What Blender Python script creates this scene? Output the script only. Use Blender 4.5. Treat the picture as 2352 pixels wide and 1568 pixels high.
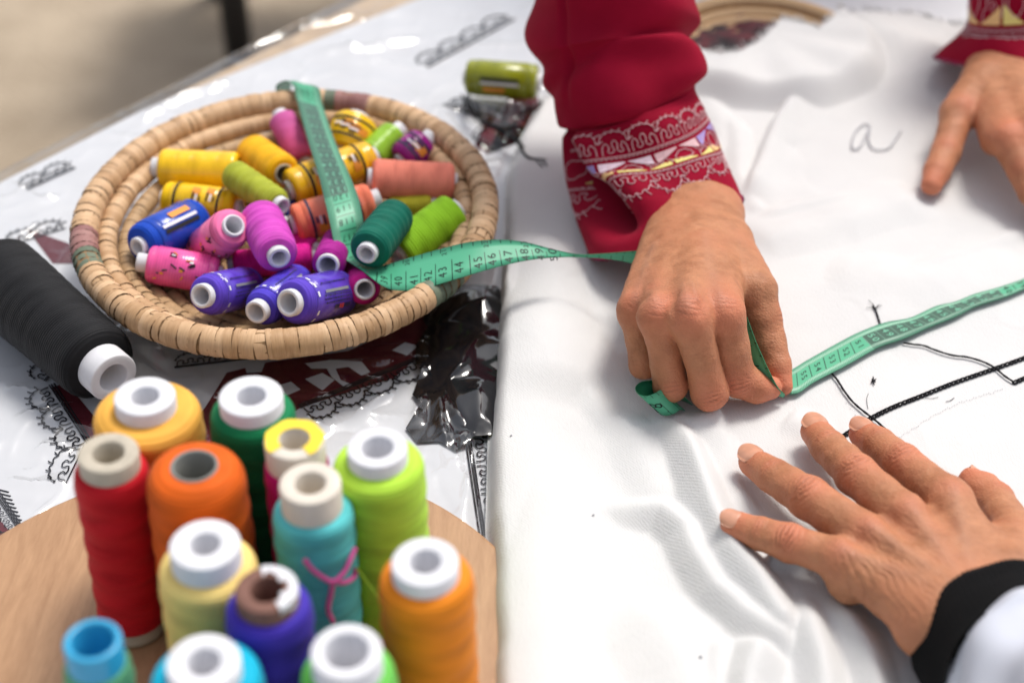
import bpy, math, random
import numpy as np
from mathutils import Vector, Matrix

random.seed(7); rng = np.random.default_rng(7)
S = bpy.context.scene
for o in list(bpy.data.objects): bpy.data.objects.remove(o)

# ------------------------------------------------------------------ camera, sky, sun, exposure
CAMZ = 0.503; PITCH = math.radians(38)
cam = bpy.data.cameras.new('camera'); cam_o = bpy.data.objects.new('camera', cam); S.collection.objects.link(cam_o)
cam_o.location = (0, 0, CAMZ); cam_o.rotation_euler = (math.pi/2 - PITCH, 0, 0)
cam.lens = 50; cam.sensor_width = 36; cam.clip_start = .01; cam.clip_end = 500
cam.dof.use_dof = True; cam.dof.focus_distance = .732; cam.dof.aperture_fstop = 4.4
S.camera = cam_o
SUN_EL, SUN_AZ = 62, 38          # azimuth from +Y (away from the viewer), negative = left
w = bpy.data.worlds.new('World'); S.world = w; w.use_nodes = True
sky = w.node_tree.nodes.new('ShaderNodeTexSky'); sky.sky_type = 'NISHITA'; sky.sun_disc = False
sky.sun_elevation = math.radians(SUN_EL); sky.sun_rotation = math.radians(SUN_AZ)
sky.dust_density = 3.0; sky.air_density = .8; sky.ozone_density = .6
bg = w.node_tree.nodes['Background']; bg.inputs['Strength'].default_value = .115
hs = w.node_tree.nodes.new('ShaderNodeHueSaturation'); hs.inputs['Saturation'].default_value = .35      # thin bright overcast
w.node_tree.links.new(sky.outputs[0], hs.inputs['Color']); w.node_tree.links.new(hs.outputs[0], bg.inputs['Color'])
sun = bpy.data.lights.new('sun', 'SUN'); sun.energy = 1.5; sun.angle = math.radians(18); sun.color = (1, .955, .88)
sun_o = bpy.data.objects.new('sun', sun); S.collection.objects.link(sun_o)
_e, _a = math.radians(SUN_EL), math.radians(SUN_AZ)
sun_o.rotation_euler = Vector((-math.sin(_a)*math.cos(_e), -math.cos(_a)*math.cos(_e), -math.sin(_e))).to_track_quat('-Z', 'Y').to_euler()
S.view_settings.view_transform = 'Standard'; S.view_settings.look = 'None'
S.view_settings.gamma = 1; S.view_settings.use_curve_mapping = False
S.view_settings.exposure = 0.80
S.render.engine = 'CYCLES'; S.cycles.use_denoising = True; S.cycles.max_bounces = 8
S.cycles.transparent_max_bounces = 12; S.cycles.caustics_reflective = False; S.cycles.caustics_refractive = False

# ------------------------------------------------------------------ picture -> place (a point of the photo at a real height)
FP = 50/36*2352
_f = np.array([0, math.cos(PITCH), -math.sin(PITCH)]); _u = np.array([0, math.sin(PITCH), math.cos(PITCH)])
CP = np.array([0, 0, CAMZ])
def P(x, y, z):
    r = _f*FP + np.array([1., 0, 0])*(x-1176) + _u*(784-y)
    return CP + r*(z-CAMZ)/r[2]
def Py(x, y, wy):
    r = _f*FP + np.array([1., 0, 0])*(x-1176) + _u*(784-y)
    return CP + r*wy/r[1]
def PXM(p):                      # pixels per metre at a point
    return FP/np.dot(np.asarray(p)-CP, _f)
def proj(p):
    q = np.asarray(p)-CP; d = q@_f
    return np.stack([1176+FP*q[..., 0]/d, 784-FP*(q@_u)/d], -1)
def nrm(v): v = np.asarray(v, float); return v/np.linalg.norm(v)

# ------------------------------------------------------------------ materials
def srgb(r, g, b):
    return tuple(((c/255+.055)/1.055)**2.4 if c > 10 else c/255/12.92 for c in (r, g, b))
class NT:
    def __init__(s, name):
        s.m = bpy.data.materials.new(name); s.m.use_nodes = True; s.t = s.m.node_tree
        s.b = s.t.nodes['Principled BSDF']; s.out = s.t.nodes['Material Output']
    def n(s, typ, **kw):
        x = s.t.nodes.new('ShaderNode'+typ)
        for k, v in kw.items():
            if k in x.inputs: x.inputs[k].default_value = v
            else: setattr(x, k, v)
        return x
    def l(s, a, b): s.t.links.new(a, b)
    def math(s, op, a, b=None, c=None):
        x = s.n('Math', operation=op)
        for i, v in enumerate((a, b, c)):
            if v is None: continue
            if hasattr(v, 'links'): s.l(v, x.inputs[i])
            else: x.inputs[i].default_value = v
        return x.outputs[0]
    def mix(s, f, a, b):
        x = s.n('Mix', data_type='RGBA')
        for i, v in ((0, f), (6, a), (7, b)):
            if hasattr(v, 'links'): s.l(v, x.inputs[i])
            elif i == 0: x.inputs[i].default_value = v
            else: x.inputs[i].default_value = (*v, 1)
        return x.outputs[2]
    def bump(s, h, strength, dist):
        b = s.n('Bump', Strength=strength, Distance=dist); s.l(h, b.inputs['Height'])
        if s.b.inputs['Normal'].links: s.l(s.b.inputs['Normal'].links[0].from_socket, b.inputs['Normal'])
        s.l(b.outputs[0], s.b.inputs['Normal'])
    def coord(s, which='Object', scale=None):
        c = s.n('TexCoord').outputs[which]
        if scale:
            mp = s.n('Mapping'); mp.inputs['Scale'].default_value = scale; s.l(c, mp.inputs['Vector']); c = mp.outputs[0]
        return c
    def noise(s, c, scale, detail=4, rough=.55, dist=0):
        x = s.n('TexNoise', Scale=scale, Detail=detail, Roughness=rough, Distortion=dist); s.l(c, x.inputs['Vector']); return x.outputs['Fac']
    def ramp(s, f, a, b):
        x = s.n('MapRange'); s.l(f, x.inputs[0]); x.inputs[1].default_value = a; x.inputs[2].default_value = b; return x.outputs[0]
def dark(c, f): return tuple(x*f for x in c)
def mat(name, col, rough=.6, spec=.3, var=.12, vscale=60, bump=0, bscale=600, bdist=.0003, sheen=0, metal=0, coat=0):
    T = NT(name); b = T.b
    b.inputs['Roughness'].default_value = rough; b.inputs['Specular IOR Level'].default_value = spec
    b.inputs['Sheen Weight'].default_value = sheen; b.inputs['Metallic'].default_value = metal
    b.inputs['Coat Weight'].default_value = coat; b.inputs['Coat Roughness'].default_value = .12
    c = T.coord()
    if var: T.l(T.mix(T.ramp(T.noise(c, vscale), .3, .7), dark(col, 1-var), tuple(min(1, x*(1+var)) for x in col)), b.inputs['Base Color'])
    else: b.inputs['Base Color'].default_value = (*col, 1)
    if bump: T.bump(T.noise(c, bscale, 3), bump, bdist)
    return T.m
_thr = {}
def thread_mat(col, pitch=.0011, film=0, col2=None):
    k = (tuple(col), film, col2)
    if k in _thr: return _thr[k]
    T = NT('thread'); b = T.b
    b.inputs['Roughness'].default_value = .62 if not film else .2
    b.inputs['Specular IOR Level'].default_value = .12 if not film else .5
    b.inputs['Sheen Weight'].default_value = .04 if not film else 0
    c = T.coord()
    sx = T.n('SeparateXYZ'); T.l(c, sx.inputs[0])
    ang = T.math('ARCTAN2', sx.outputs[1], sx.outputs[0])
    z = sx.outputs[2]
    ph1 = T.math('ADD', T.math('MULTIPLY', z, 2*math.pi/.0016), ang)
    lines = T.math('SINE', ph1)
    # wider crossing bands of winding
    nz = T.noise(T.coord('Object', (15, 15, 180)), 1.2, 3)
    b1 = T.math('SINE', T.math('ADD', T.math('MULTIPLY', z, 2*math.pi/.014), T.math('ADD', T.math('MULTIPLY', ang, 3.0), T.math('MULTIPLY', nz, 7.0))))
    b2 = T.math('SINE', T.math('ADD', T.math('MULTIPLY', z, 2*math.pi/.019), T.math('ADD', T.math('MULTIPLY', ang, -2.0), T.math('MULTIPLY', nz, -9.0))))
    band = T.math('MAXIMUM', b1, b2)
    v = T.math('ADD', T.math('MULTIPLY', band, .20), T.math('ADD', T.math('MULTIPLY', lines, .10), T.math('ADD', .08, T.math('MULTIPLY', T.noise(T.coord('Object', (40, 40, 110)), 1.5, 4), .66))))
    hi = tuple(min(1, x*1.12+.006) for x in col)
    lo = dark(col, .74)
    cc = T.mix(T.ramp(v, .1, .9), lo, hi)
    if col2:
        cc = T.mix(T.ramp(T.math('ADD', z, T.math('MULTIPLY', nz, .012)), .012, .05), cc, col2)
    T.l(cc, b.inputs['Base Color'])
    T.bump(lines, .35 if not film else .06, .0004)
    T.bump(band, .16 if not film else .10, .0006)
    _thr[k] = T.m
    return T.m

M = {}
M['white_plastic'] = mat('white_plastic', (.66, .66, .69), .5, .3, .05, 120, .15, 500)
M['cream_plastic'] = mat('cream_plastic', (.64, .58, .50), .55, .3, .08, 90)
M['beige_card'] = mat('beige_card', (.47, .42, .34), .75, .2, .1, 200, .3, 900)
M['grey_core'] = mat('grey_core', (.22, .22, .20), .5, .3, .1)
M['blue_plastic'] = mat('blue_plastic', (.03, .32, .55), .3, .5, .05)
M['brown_card'] = mat('brown_card', (.18, .09, .07), .7, .2, .25, 150)
M['yellow_paper'] = mat('yellow_paper', (.85, .62, .05), .6, .2, .1)
M['black_ink'] = mat('black_ink', (.02, .02, .022), .6, .2, 0)
M['dark_ink'] = mat('dark_ink', (.025, .02, .06), .4, .4, 0)
M['grey_ink'] = mat('grey_ink', (.22, .22, .24), .4, .4, 0)
M['white_ink'] = mat('white_ink', (.75, .75, .8), .4, .4, 0)
M['orange_ink'] = mat('orange_ink', (.75, .28, .03), .4, .4, 0)
M['red_ink'] = mat('red_ink', (.6, .05, .04), .4, .4, 0)
M['black_cotton'] = mat('black_cotton', (.010, .010, .012), .85, .12, .3, 900, .4, 1500, sheen=.04)
M['pink_yarn'] = mat('pink_yarn', (.75, .12, .38), .8, .2, .1, sheen=.3)
M['black_metal'] = mat('black_metal', (.012, .012, .013), .5, .4, .1)

# ------------------------------------------------------------------ mesh helpers
COL = S.collection
_org = {}
def mesh_obj(name, V, Fc, m=None, parent=None, smooth=True, local=False, mats=None, mi=None, uv=None):
    V = np.asarray(V, float)
    me = bpy.data.meshes.new(name)
    off = np.zeros(3)
    if parent is not None and not local: off = _org[parent.name]
    me.from_pydata((V-off).tolist(), [], [tuple(int(i) for i in f) for f in Fc])
    for x in (mats or ([m] if m else [])): me.materials.append(x)
    if mi is not None: me.polygons.foreach_set('material_index', np.asarray(mi, np.int32))
    if smooth: me.polygons.foreach_set('use_smooth', np.ones(len(me.polygons), bool))
    if uv is not None:
        L = me.uv_layers.new(name='UVMap'); vi = np.zeros(len(me.loops), np.int32); me.loops.foreach_get('vertex_index', vi)
        L.data.foreach_set('uv', np.asarray(uv, np.float32)[vi].ravel())
    me.update()
    o = bpy.data.objects.new(name, me); COL.objects.link(o)
    if parent is not None: o.parent = parent
    _org[o.name] = off if parent is not None else np.zeros(3)
    if parent is not None and not local: _org[o.name] = off
    return o
def tag(o, label=None, cat=None, group=None, kind=None):
    for k, v in (('label', label), ('category', cat), ('group', group), ('kind', kind)):
        if v: o[k] = v
    return o
def empty(name, loc, label=None, cat=None, group=None, rot=None):
    o = bpy.data.objects.new(name, None); COL.objects.link(o); o.location = tuple(loc); o.empty_display_size = .01
    if rot is not None: o.rotation_euler = rot
    _org[o.name] = np.asarray(loc, float)
    return tag(o, label, cat, group)
class MB:
    def __init__(s): s.v = []; s.f = []; s.n = 0; s.mi = []
    def add(s, V, F, mi=0):
        V = np.asarray(V, float); s.v.append(V); s.f += [tuple(i+s.n for i in f) for f in F]; s.n += len(V); s.mi += [mi]*len(F); return s
    def tube(s, pts, r, k=5, mi=0, cap=True):
        pts = np.asarray(pts, float); n = len(pts)
        rr = np.full(n, r) if np.isscalar(r) else np.asarray(r)
        t = np.gradient(pts, axis=0); t /= np.linalg.norm(t, axis=1)[:, None]+1e-12
        ref = np.array([0, 0, 1.]); a = np.cross(t, ref); bad = np.linalg.norm(a, axis=1) < 1e-3; a[bad] = (1, 0, 0)
        a /= np.linalg.norm(a, axis=1)[:, None]; b = np.cross(a, t)
        th = np.linspace(0, 2*np.pi, k, endpoint=False)
        V = pts[:, None]+rr[:, None, None]*(a[:, None]*np.cos(th)[None, :, None]+b[:, None]*np.sin(th)[None, :, None])
        F = [(i*k+j, i*k+(j+1) % k, (i+1)*k+(j+1) % k, (i+1)*k+j) for i in range(n-1) for j in range(k)]
        if cap: F += [tuple(range(k))[::-1], tuple((n-1)*k+j for j in range(k))]
        return s.add(V.reshape(-1, 3), F, mi)
    def box(s, lo, hi, mi=0):
        (a, b, c), (d, e, f) = lo, hi
        return s.add([(a,b,c),(d,b,c),(d,e,c),(a,e,c),(a,b,f),(d,b,f),(d,e,f),(a,e,f)], [(0,3,2,1),(4,5,6,7),(0,1,5,4),(1,2,6,5),(2,3,7,6),(3,0,4,7)], mi)
    def obj(s, name, m=None, parent=None, **k):
        if 'mats' in k: k['mi'] = s.mi
        return mesh_obj(name, np.concatenate(s.v), s.f, m, parent, **k)
def spline(pts, n):
    pts = np.asarray(pts, float)
    if len(pts) < 3: return np.linspace(pts[0], pts[-1], n)
    q = np.vstack([2*pts[0]-pts[1], pts, 2*pts[-1]-pts[-2]])
    t = np.linspace(0, len(pts)-1-1e-9, n); i = t.astype(int); f = (t-i)[:, None]
    p0, p1, p2, p3 = q[i], q[i+1], q[i+2], q[i+3]
    return .5*(2*p1+(p2-p0)*f+(2*p0-5*p1+4*p2-p3)*f**2+(3*p1-p0-3*p2+p3)*f**3)
def grid_faces(nu, nv, wrap=False):
    F = []
    for i in range(nv-1):
        for j in range(nu if wrap else nu-1):
            j2 = (j+1) % nu
            F.append((i*nu+j, i*nu+j2, (i+1)*nu+j2, (i+1)*nu+j))
    return F
def lathe(prof, k=40, wob=0, seed=0):
    r = np.array([p[0] for p in prof]); z = np.array([p[1] for p in prof])
    th = np.linspace(0, 2*np.pi, k, endpoint=False)
    R = r[:, None]*np.ones(k)
    if wob: R = R*(1+wob*np.sin(th[None]*2+seed+z[:, None]*90)+wob*.6*np.sin(th[None]*3+seed*2-z[:, None]*150))
    V = np.stack([R*np.cos(th), R*np.sin(th), z[:, None]*np.ones(k)], -1).reshape(-1, 3)
    return V, grid_faces(k, len(prof), True)
# smooth value noise
def vnoise(p, seed=0):
    p = np.asarray(p, float); i = np.floor(p).astype(np.int64); f = p-i; f = f*f*(3-2*f); out = 0
    for dx in (0, 1):
        for dy in (0, 1):
            for dz in (0, 1):
                h = (i[..., 0]+dx)*374761393+(i[..., 1]+dy)*668265263+(i[..., 2]+dz)*2147483647+seed*974634777
                h = (h ^ (h >> 13))*1274126177 & 0x7fffffff; h = (h ^ (h >> 16)) & 0xffff
                wgt = (f[..., 0] if dx else 1-f[..., 0])*(f[..., 1] if dy else 1-f[..., 1])*(f[..., 2] if dz else 1-f[..., 2])
                out = out+wgt*(h/65535.)
    return out*2-1
def n2(x, y, s, seed=0): return vnoise(np.stack([x*s, y*s, np.zeros_like(x)+.5], -1), seed)
def polydist(X, Y, pts):          # distance, signed side (+ = right of travel), fraction along
    D = np.full(X.shape, 1e9); Sg = np.zeros(X.shape); T = np.zeros(X.shape); n = len(pts)-1
    for k in range(n):
        a, b = pts[k], pts[k+1]; ab = b-a; L2 = ab@ab
        t = np.clip(((X-a[0])*ab[0]+(Y-a[1])*ab[1])/L2, 0, 1)
        dx, dy = X-a[0]-t*ab[0], Y-a[1]-t*ab[1]; d = np.hypot(dx, dy)
        sg = np.sign(dx*ab[1]-dy*ab[0]); m = d < D
        D = np.where(m, d, D); Sg = np.where(m, sg, Sg); T = np.where(m, (k+t)/n, T)
    return D, Sg, T
def pl(pts, z=.012): return np.array([P(x, y, z)[:2] for x, y in pts])
def sm(x, a, b):
    t = np.clip((x-a)/(b-a), 0, 1); return t*t*(3-2*t)

exec_parts = True
# ================================================================== SETTING
# ground: trodden earth, 0.75 m below the table top
GZ = -.75
T = NT('trodden_earth'); T.b.inputs['Roughness'].default_value = .95; c = T.coord()
T.l(T.mix(T.ramp(T.noise(c, 3.5, 6, .6), .3, .7), (.30, .235, .165), (.50, .405, .30)), T.b.inputs['Base Color'])
T.bump(T.noise(c, 60, 5), .6, .02); M['earth'] = T.m
g = 41; xs = np.concatenate([-np.geomspace(60, .5, 20), [0], np.geomspace(.5, 60, 20)])
X, Y = np.meshgrid(xs, xs); Zg = GZ+.012*n2(X, Y, 2.3, 3)
tag(mesh_obj('ground', np.stack([X, Y, Zg], -1).reshape(-1, 3), grid_faces(g, g), M['earth']), kind='structure', label='bare brown trodden earth beyond the table')

# black stool standing on the ground beyond the table
b0 = P(556, 170, GZ)
st = empty('stool', (b0[0], b0[1], GZ), 'black metal stool leg standing on the bare earth beyond the table', 'stool')
for dx, dy in ((0, 0), (.36, .1), (-.1, .36), (.26, .46)):
    mb = MB(); mb.tube([(b0[0]+dx, b0[1]+dy, GZ), (b0[0]+dx, b0[1]+dy, GZ+.46)], .027, 12); mb.obj('leg', M['black_metal'], st)
mb = MB(); mb.tube([(b0[0], b0[1], GZ+.37), (b0[0]+.36, b0[1]+.1, GZ+.37)], .012, 10); mb.obj('stretcher', M['black_metal'], st)
mb = MB(); mb.box((b0[0]-.14, b0[1]-.03, GZ+.46), (b0[0]+.40, b0[1]+.5, GZ+.49)); mb.obj('seat', M['black_metal'], st, smooth=False)

# table: back-left edge as in the photo
E0 = np.array([-.347, .8303]); dE = nrm([.138, .1817]); nE = np.array([dE[1], -dE[0]])
def wood_mat(name, c1, c2, sc, axis=(1, 1, 1), rough=.5):
    T = NT(name); T.b.inputs['Roughness'].default_value = rough; c = T.coord('Object', axis)
    nz = T.noise(c, sc, 6, .6, 1.2); fine = T.noise(T.coord('Object', tuple(a*6 for a in axis)), sc*1.5, 3)
    T.l(T.mix(T.ramp(T.math('ADD', T.math('MULTIPLY', nz, .7), T.math('MULTIPLY', fine, .3)), .32, .68), c1, c2), T.b.inputs['Base Color'])
    T.bump(fine, .15, .0004); return T.m
M['table_wood'] = wood_mat('table_wood', (.42, .28, .16), (.6, .43, .26), 9, (1, 6, 1))
tb = empty('table', (*(E0+nE*.5), GZ), 'wooden table carrying the cloths, basket and thread spools', 'table')
def eq(s, d, z): p = E0+dE*s+nE*d; return (p[0], p[1], z)
mb = MB(); lo, hi = -.045, -.006
V = [eq(s, d, z) for z in (lo, hi) for s, d in ((-.85, .004), (.68, .004), (.68, 1.15), (-.85, 1.15))]
mb.add(V, [(0,1,2,3)[::-1], (4,5,6,7), (0,1,5,4), (1,2,6,5), (2,3,7,6), (3,0,4,7)]); mb.obj('tabletop', M['table_wood'], tb, smooth=False)
for s, d in ((-.8, .05), (.63, .05), (.63, 1.1), (-.8, 1.1)):
    mb = MB(); p = eq(s, d, 0); mb.box((p[0]-.025, p[1]-.025, GZ), (p[0]+.025, p[1]+.025, lo)); mb.obj('leg', M['table_wood'], tb, smooth=False)

# printed / embroidered white tablecloth on the table
M['cloth_white'] = mat('cloth_white', (.66, .665, .69), .85, .15, .04, 25, .4, 1800, .0002)
M['burgundy'] = mat('burgundy', (.115, .012, .02), .8, .2, .25, 700, .4, 1500, .0002)
M['cloth_black'] = mat('cloth_black', (.02, .018, .022), .85, .15, 0)
c0 = [eq(-.85, .012, 0)[:2], eq(.12, .008, 0)[:2], eq(.67, .085, 0)[:2], eq(.67, 1.15, 0)[:2], eq(-.85, 1.15, 0)[:2]]
def ring_slab(pts, z0, z1):
    n = len(pts); V = [(*p, z0) for p in pts]+[(*p, z1) for p in pts]
    return V, [tuple(range(n))[::-1], tuple(range(n, 2*n))]+[(i, (i+1) % n, n+(i+1) % n, n+i) for i in range(n)]
V, Fc = ring_slab(c0[::-1], -.0055, -.002)
cl = mesh_obj('tablecloth', V, Fc, M['cloth_white'], smooth=False)
tag(cl, 'white tablecloth with black embroidered lines and burgundy panels under clear plastic', 'tablecloth')
CZ = -.0017
def flat_poly(name, pxpts, m, parent, z):
    pts = [P(x, y, 0)[:2] for x, y in pxpts]; ctr = np.mean(pts, 0)
    a = sum(pts[i][0]*pts[(i+1) % len(pts)][1]-pts[(i+1) % len(pts)][0]*pts[i][1] for i in range(len(pts)))
    if a < 0: pts = pts[::-1]
    return mesh_obj(name, [(*p, z) for p in pts], [tuple(range(len(pts)))], m, parent, smooth=False)
for poly in ([(118, 884), (150, 872), (215, 950), (300, 980), (420, 985), (470, 930), (520, 850), (620, 825), (800, 800), (930, 740), (1000, 690), (1010, 770), (905, 862), (800, 895), (690, 930), (600, 985), (500, 1040), (300, 1060), (205, 1015)],
             [(-60, 1150), (0, 1190), (40, 1235), (10, 1290), (-80, 1330)],
             [(1180, 190), (1235, 215), (1250, 300), (1205, 330), (1165, 275), (1120, 260), (1090, 330), (1120, 350)],
             [(60, 520), (175, 560), (190, 600), (120, 600)]):
    flat_poly('burgundy_panel', poly, M['burgundy'], cl, CZ)
for poly in ([(700, 830), (760, 822), (830, 826), (850, 850), (830, 858), (800, 838), (770, 842), (782, 868), (810, 880), (790, 884), (762, 862), (750, 842), (715, 842)],
             [(700, 866), (740, 852), (768, 868), (740, 892)], [(640, 880), (668, 872), (690, 890), (655, 905)],
             [(900, 800), (930, 782), (960, 790), (935, 812)], [(420, 850), (460, 846), (462, 875), (430, 880)], [(560, 830), (610, 824), (600, 850), (566, 852)]):
    flat_poly('white_motif', poly, M['cloth_white'], cl, CZ+.0004)
def crest(n=6, p=18., seed=0):
    """black or white line embroidery: arches with teeth over a border line, in mm"""
    r = random.Random(seed); L = []
    for i in range(n):
        x0 = i*p
        L.append([(x0+p*a, b) for a, b in ((.08, 1.2), (.1, 5), (.22, 6.5), (.3, 4.5), (.24, 3), (.34, 2.2), (.45, 3.4), (.4, 6), (.5, 7.5), (.6, 6), (.55, 3.4), (.66, 2.2), (.76, 3), (.7, 4.5), (.78, 6.5), (.9, 5), (.92, 1.2))])
        arch = [(x0+p*(.5-.46*math.cos(t)), 6.2+7.2*math.sin(t)) for t in np.linspace(.12, math.pi-.12, 13)]
        arch = [(x+r.uniform(-.3, .3), y+(.9 if k % 2 else -.5)) for k, (x, y) in enumerate(arch)]
        L.append(arch)
        for k in range(0, 13, 2):
            t = .12+(math.pi-.24)*k/12; x, y = arch[k]
            d = (-math.cos(t)*.8+.35, math.sin(t)+.2); L.append([(x, y), (x+d[0]*1.6, y+d[1]*1.6), (x+d[0]*2.6+.5, y+d[1]*2.8)])
    L.append([(x, 0) for x in np.linspace(0, n*p, n*10)])
    return L
def cloth_motif(start, end, flip, scale=1., seed=0, border=2):
    a, b = P(*start, 0)[:2], P(*end, 0)[:2]; L = np.linalg.norm(b-a)*1000/scale; t = (b-a)/np.linalg.norm(b-a); n = np.array([-t[1], t[0]])*flip
    k = max(1, int(L/18)); mb = MB()
    lines = crest(k, L/k, seed)+[[(x, -1.5*j-1.2) for x in np.linspace(0, L, 20)] for j in range(border)]
    for ln in lines:
        pts = np.array([[*(a+t*x*.001*scale+n*y*.001*scale), CZ+.0005] for x, y in ln])
        if len(pts) > 2: pts = spline(pts, len(pts)*2)
        mb.tube(pts, .00046*scale, 4, cap=False)
    return mb.obj('black_stitching', M['cloth_black'], cl)
cloth_motif((200, 1015), (112, 880), 1, 1.0, 1); cloth_motif((690, 932), (1015, 800), -1, 1.0, 2)
cloth_motif((150, 1105), (192, 1020), 1, .9, 3, 0); cloth_motif((100, 870), (170, 790), 1, .9, 13, 1); cloth_motif((1120, 1260), (1080, 1000), -1, 1.0, 4); cloth_motif((-20, 1120), (60, 1240), -1, .6, 5, 3)
cloth_motif((20, 560), (150, 520), 1, 1.0, 6, 0); cloth_motif((60, 430), (170, 380), 1, 1.0, 8, 1); cloth_motif((1020, 235), (1200, 300), 1, 1.1, 9, 1); cloth_motif((980, 150), (1180, 40), 1, 1.2, 10, 1)
cloth_motif((400, 838), (620, 812), 1, .8, 11, 1)
mb = MB()
for k in range(13):
    t = k/12; a = P(-5+t*50, 1118+t*110, 0); n = nrm([.9, -.3, 0])*.006; mb.tube([a+(0, 0, CZ), a+n+(0, 0, CZ)], .0005, 4)
mb.obj('black_stitching', M['cloth_black'], cl)

# round wooden board under the standing cones
BC = np.array([-.13, .378]); BR = .155; BZ = .0105
M['board_wood'] = wood_mat('board_wood', (.31, .165, .08), (.46, .27, .145), 14, (7, 1, 1), .45)
prof = [(0, .0), (BR-.002, 0), (BR, .002), (BR, BZ-.002), (BR-.0006, BZ-.0006), (BR-.002, BZ), (0, BZ)]
V, Fc = lathe(prof, 160); V[:, 0] += BC[0]; V[:, 1] += BC[1]
tag(mesh_obj('round_board', V, Fc, M['board_wood'], smooth=False), 'round light brown wooden board under the standing thread cones', 'board')

# ================================================================== WHITE FABRIC (draped height field)
BK = np.array([-.1345, .7225]); BRX, BRY = .1185, .1325; RIMZ = .040       # basket rim centreline
LEFT = np.array([P(x, y, .004)[:2] for x, y in ((1128, 1900), (1128, 1568), (1114, 1200), (1120, 1000), (1128, 850), (1141, 700), (1150, 600), (1156, 500), (1160, 400), (1190, 320), (1236, 232))])
FAR = np.array([P(x, y, z)[:2] for x, y, z in ((1236, 232, .01), (1300, 200, .01), (1420, 165, .015), (1600, 132, .022), (1700, 118, .028), (1745, 90, .028), (1795, 38, .030), (1850, 45, .030), (1880, 66, .028), (1915, 30, .028), (1960, -20, .03), (2100, 2, .02), (2200, 30, .02), (2330, 10, .02), (2700, -60, .02))])
B2C = P(1748, 104, .015)[:2]; B2R = .072
XR = .46
ridges = [  # points (photo px), kind, height m, width+ (right of travel), width-
    ([(1664, 915), (1682, 984), (1700, 1032), (1712, 1107), (1778, 1197)], 'step', .005, .02, .012, 1),
    ([(1745, 85), (1767, 159), (1818, 212), (1767, 283), (1714, 407), (1690, 470)], 'step', -.012, .018, .050, 1),
    ([(1930, 20), (2020, 80), (2140, 130), (2200, 200)], 'ridge', .010, .025, .025, 1),
    ([(1840, 410), (1960, 400), (2080, 370)], 'valley', .006, .008, .006, 1),
    ([(1790, 330), (1900, 345), (2000, 338)], 'valley', .004, .006, .006, 1),
    ([(1700, 560), (1900, 520), (2150, 440)], 'ridge', .005, .016, .022, 1),
    ([(1760, 620), (1950, 570), (2200, 520)], 'valley', .003, .006, .010, 1),
    ([(1250, 420), (1330, 560), (1390, 700), (1420, 830)], 'valley', .010, .012, .018, 1),
    ([(1180, 520), (1250, 640), (1290, 800), (1300, 950)], 'ridge', .009, .030, .030, 1),
    ([(1330, 610), (1400, 640), (1410, 760)], 'valley', .006, .010, .010, 1),
    ([(1480, 950), (1600, 975), (1665, 930)], 'ridge', .003, .007, .007, 1),
    ([(1668, 925), (1676, 960), (1690, 1000)], 'valley', .008, .003, .005, 1),
    ([(1800, 950), (1860, 975), (1900, 960)], 'ridge', .003, .010, .010, 1),
    ([(1880, 600), (2100, 640), (2352, 560)], 'ridge', .003, .02, .02, 1),
    ([(1520, 260), (1640, 300), (1700, 420)], 'valley', .004, .010, .010, 1),
    ([(1620, 200), (1660, 280), (1650, 380)], 'ridge', .005, .012, .012, 1),
]
# gathered rolls of cloth: (centreline px, half width mm, height mm); where two meet they leave a sharp crease
rolls = [
    ([(1500, 905), (1540, 960), (1574, 1030), (1608, 1110), (1638, 1198), (1682, 1280), (1740, 1348), (1800, 1420)], 11.5, 17.0),
    ([(1260, 1185), (1400, 1172), (1520, 1180), (1572, 1222), (1604, 1290), (1642, 1358), (1704, 1410), (1795, 1452)], 11.0, 13.5),
    ([(1755, 1440), (1738, 1500), (1714, 1568), (1700, 1700)], 12.0, 14.0),
    ([(1838, 1330), (1862, 1410), (1884, 1490), (1900, 1580), (1905, 1700)], 11.0, 13.0),
    ([(1885, 1325), (1950, 1425), (2005, 1520), (2045, 1640)], 11.0, 11.5),
    ([(1760, 1312), (1800, 1292), (1842, 1302)], 5.5, 17.0),
    ([(1380, 1330), (1490, 1430), (1560, 1540), (1590, 1700)], 26.0, 9.0),
    ([(1280, 1000), (1300, 1150), (1260, 1350), (1260, 1600)], 30.0, 6.0),
    ([(1400, 900), (1450, 1010), (1500, 1110)], 20.0, 7.5),
    ([(1655, 1430), (1640, 1520), (1630, 1640)], 13.0, 8.0),
    ([(1640, 210), (1700, 300), (1700, 400), (1740, 470)], 12.0, 7.0),
    ([(1690, 520), (1840, 470), (2060, 425)], 12.0, 6.5),
    ([(1960, 660), (2130, 600), (2340, 530)], 12.0, 6.0),
    ([(1300, 700), (1330, 850), (1390, 960)], 14.0, 7.5),
]
rolls_w = [(pl(a), w_*.001, h_*.001) for a, w_, h_ in rolls]
MND = P(1770, 1400, .012)[:2]
rp = [(pl(a), *r) for a, *r in ridges]
lx = LEFT[:, 0]; ly = LEFT[:, 1]
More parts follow.
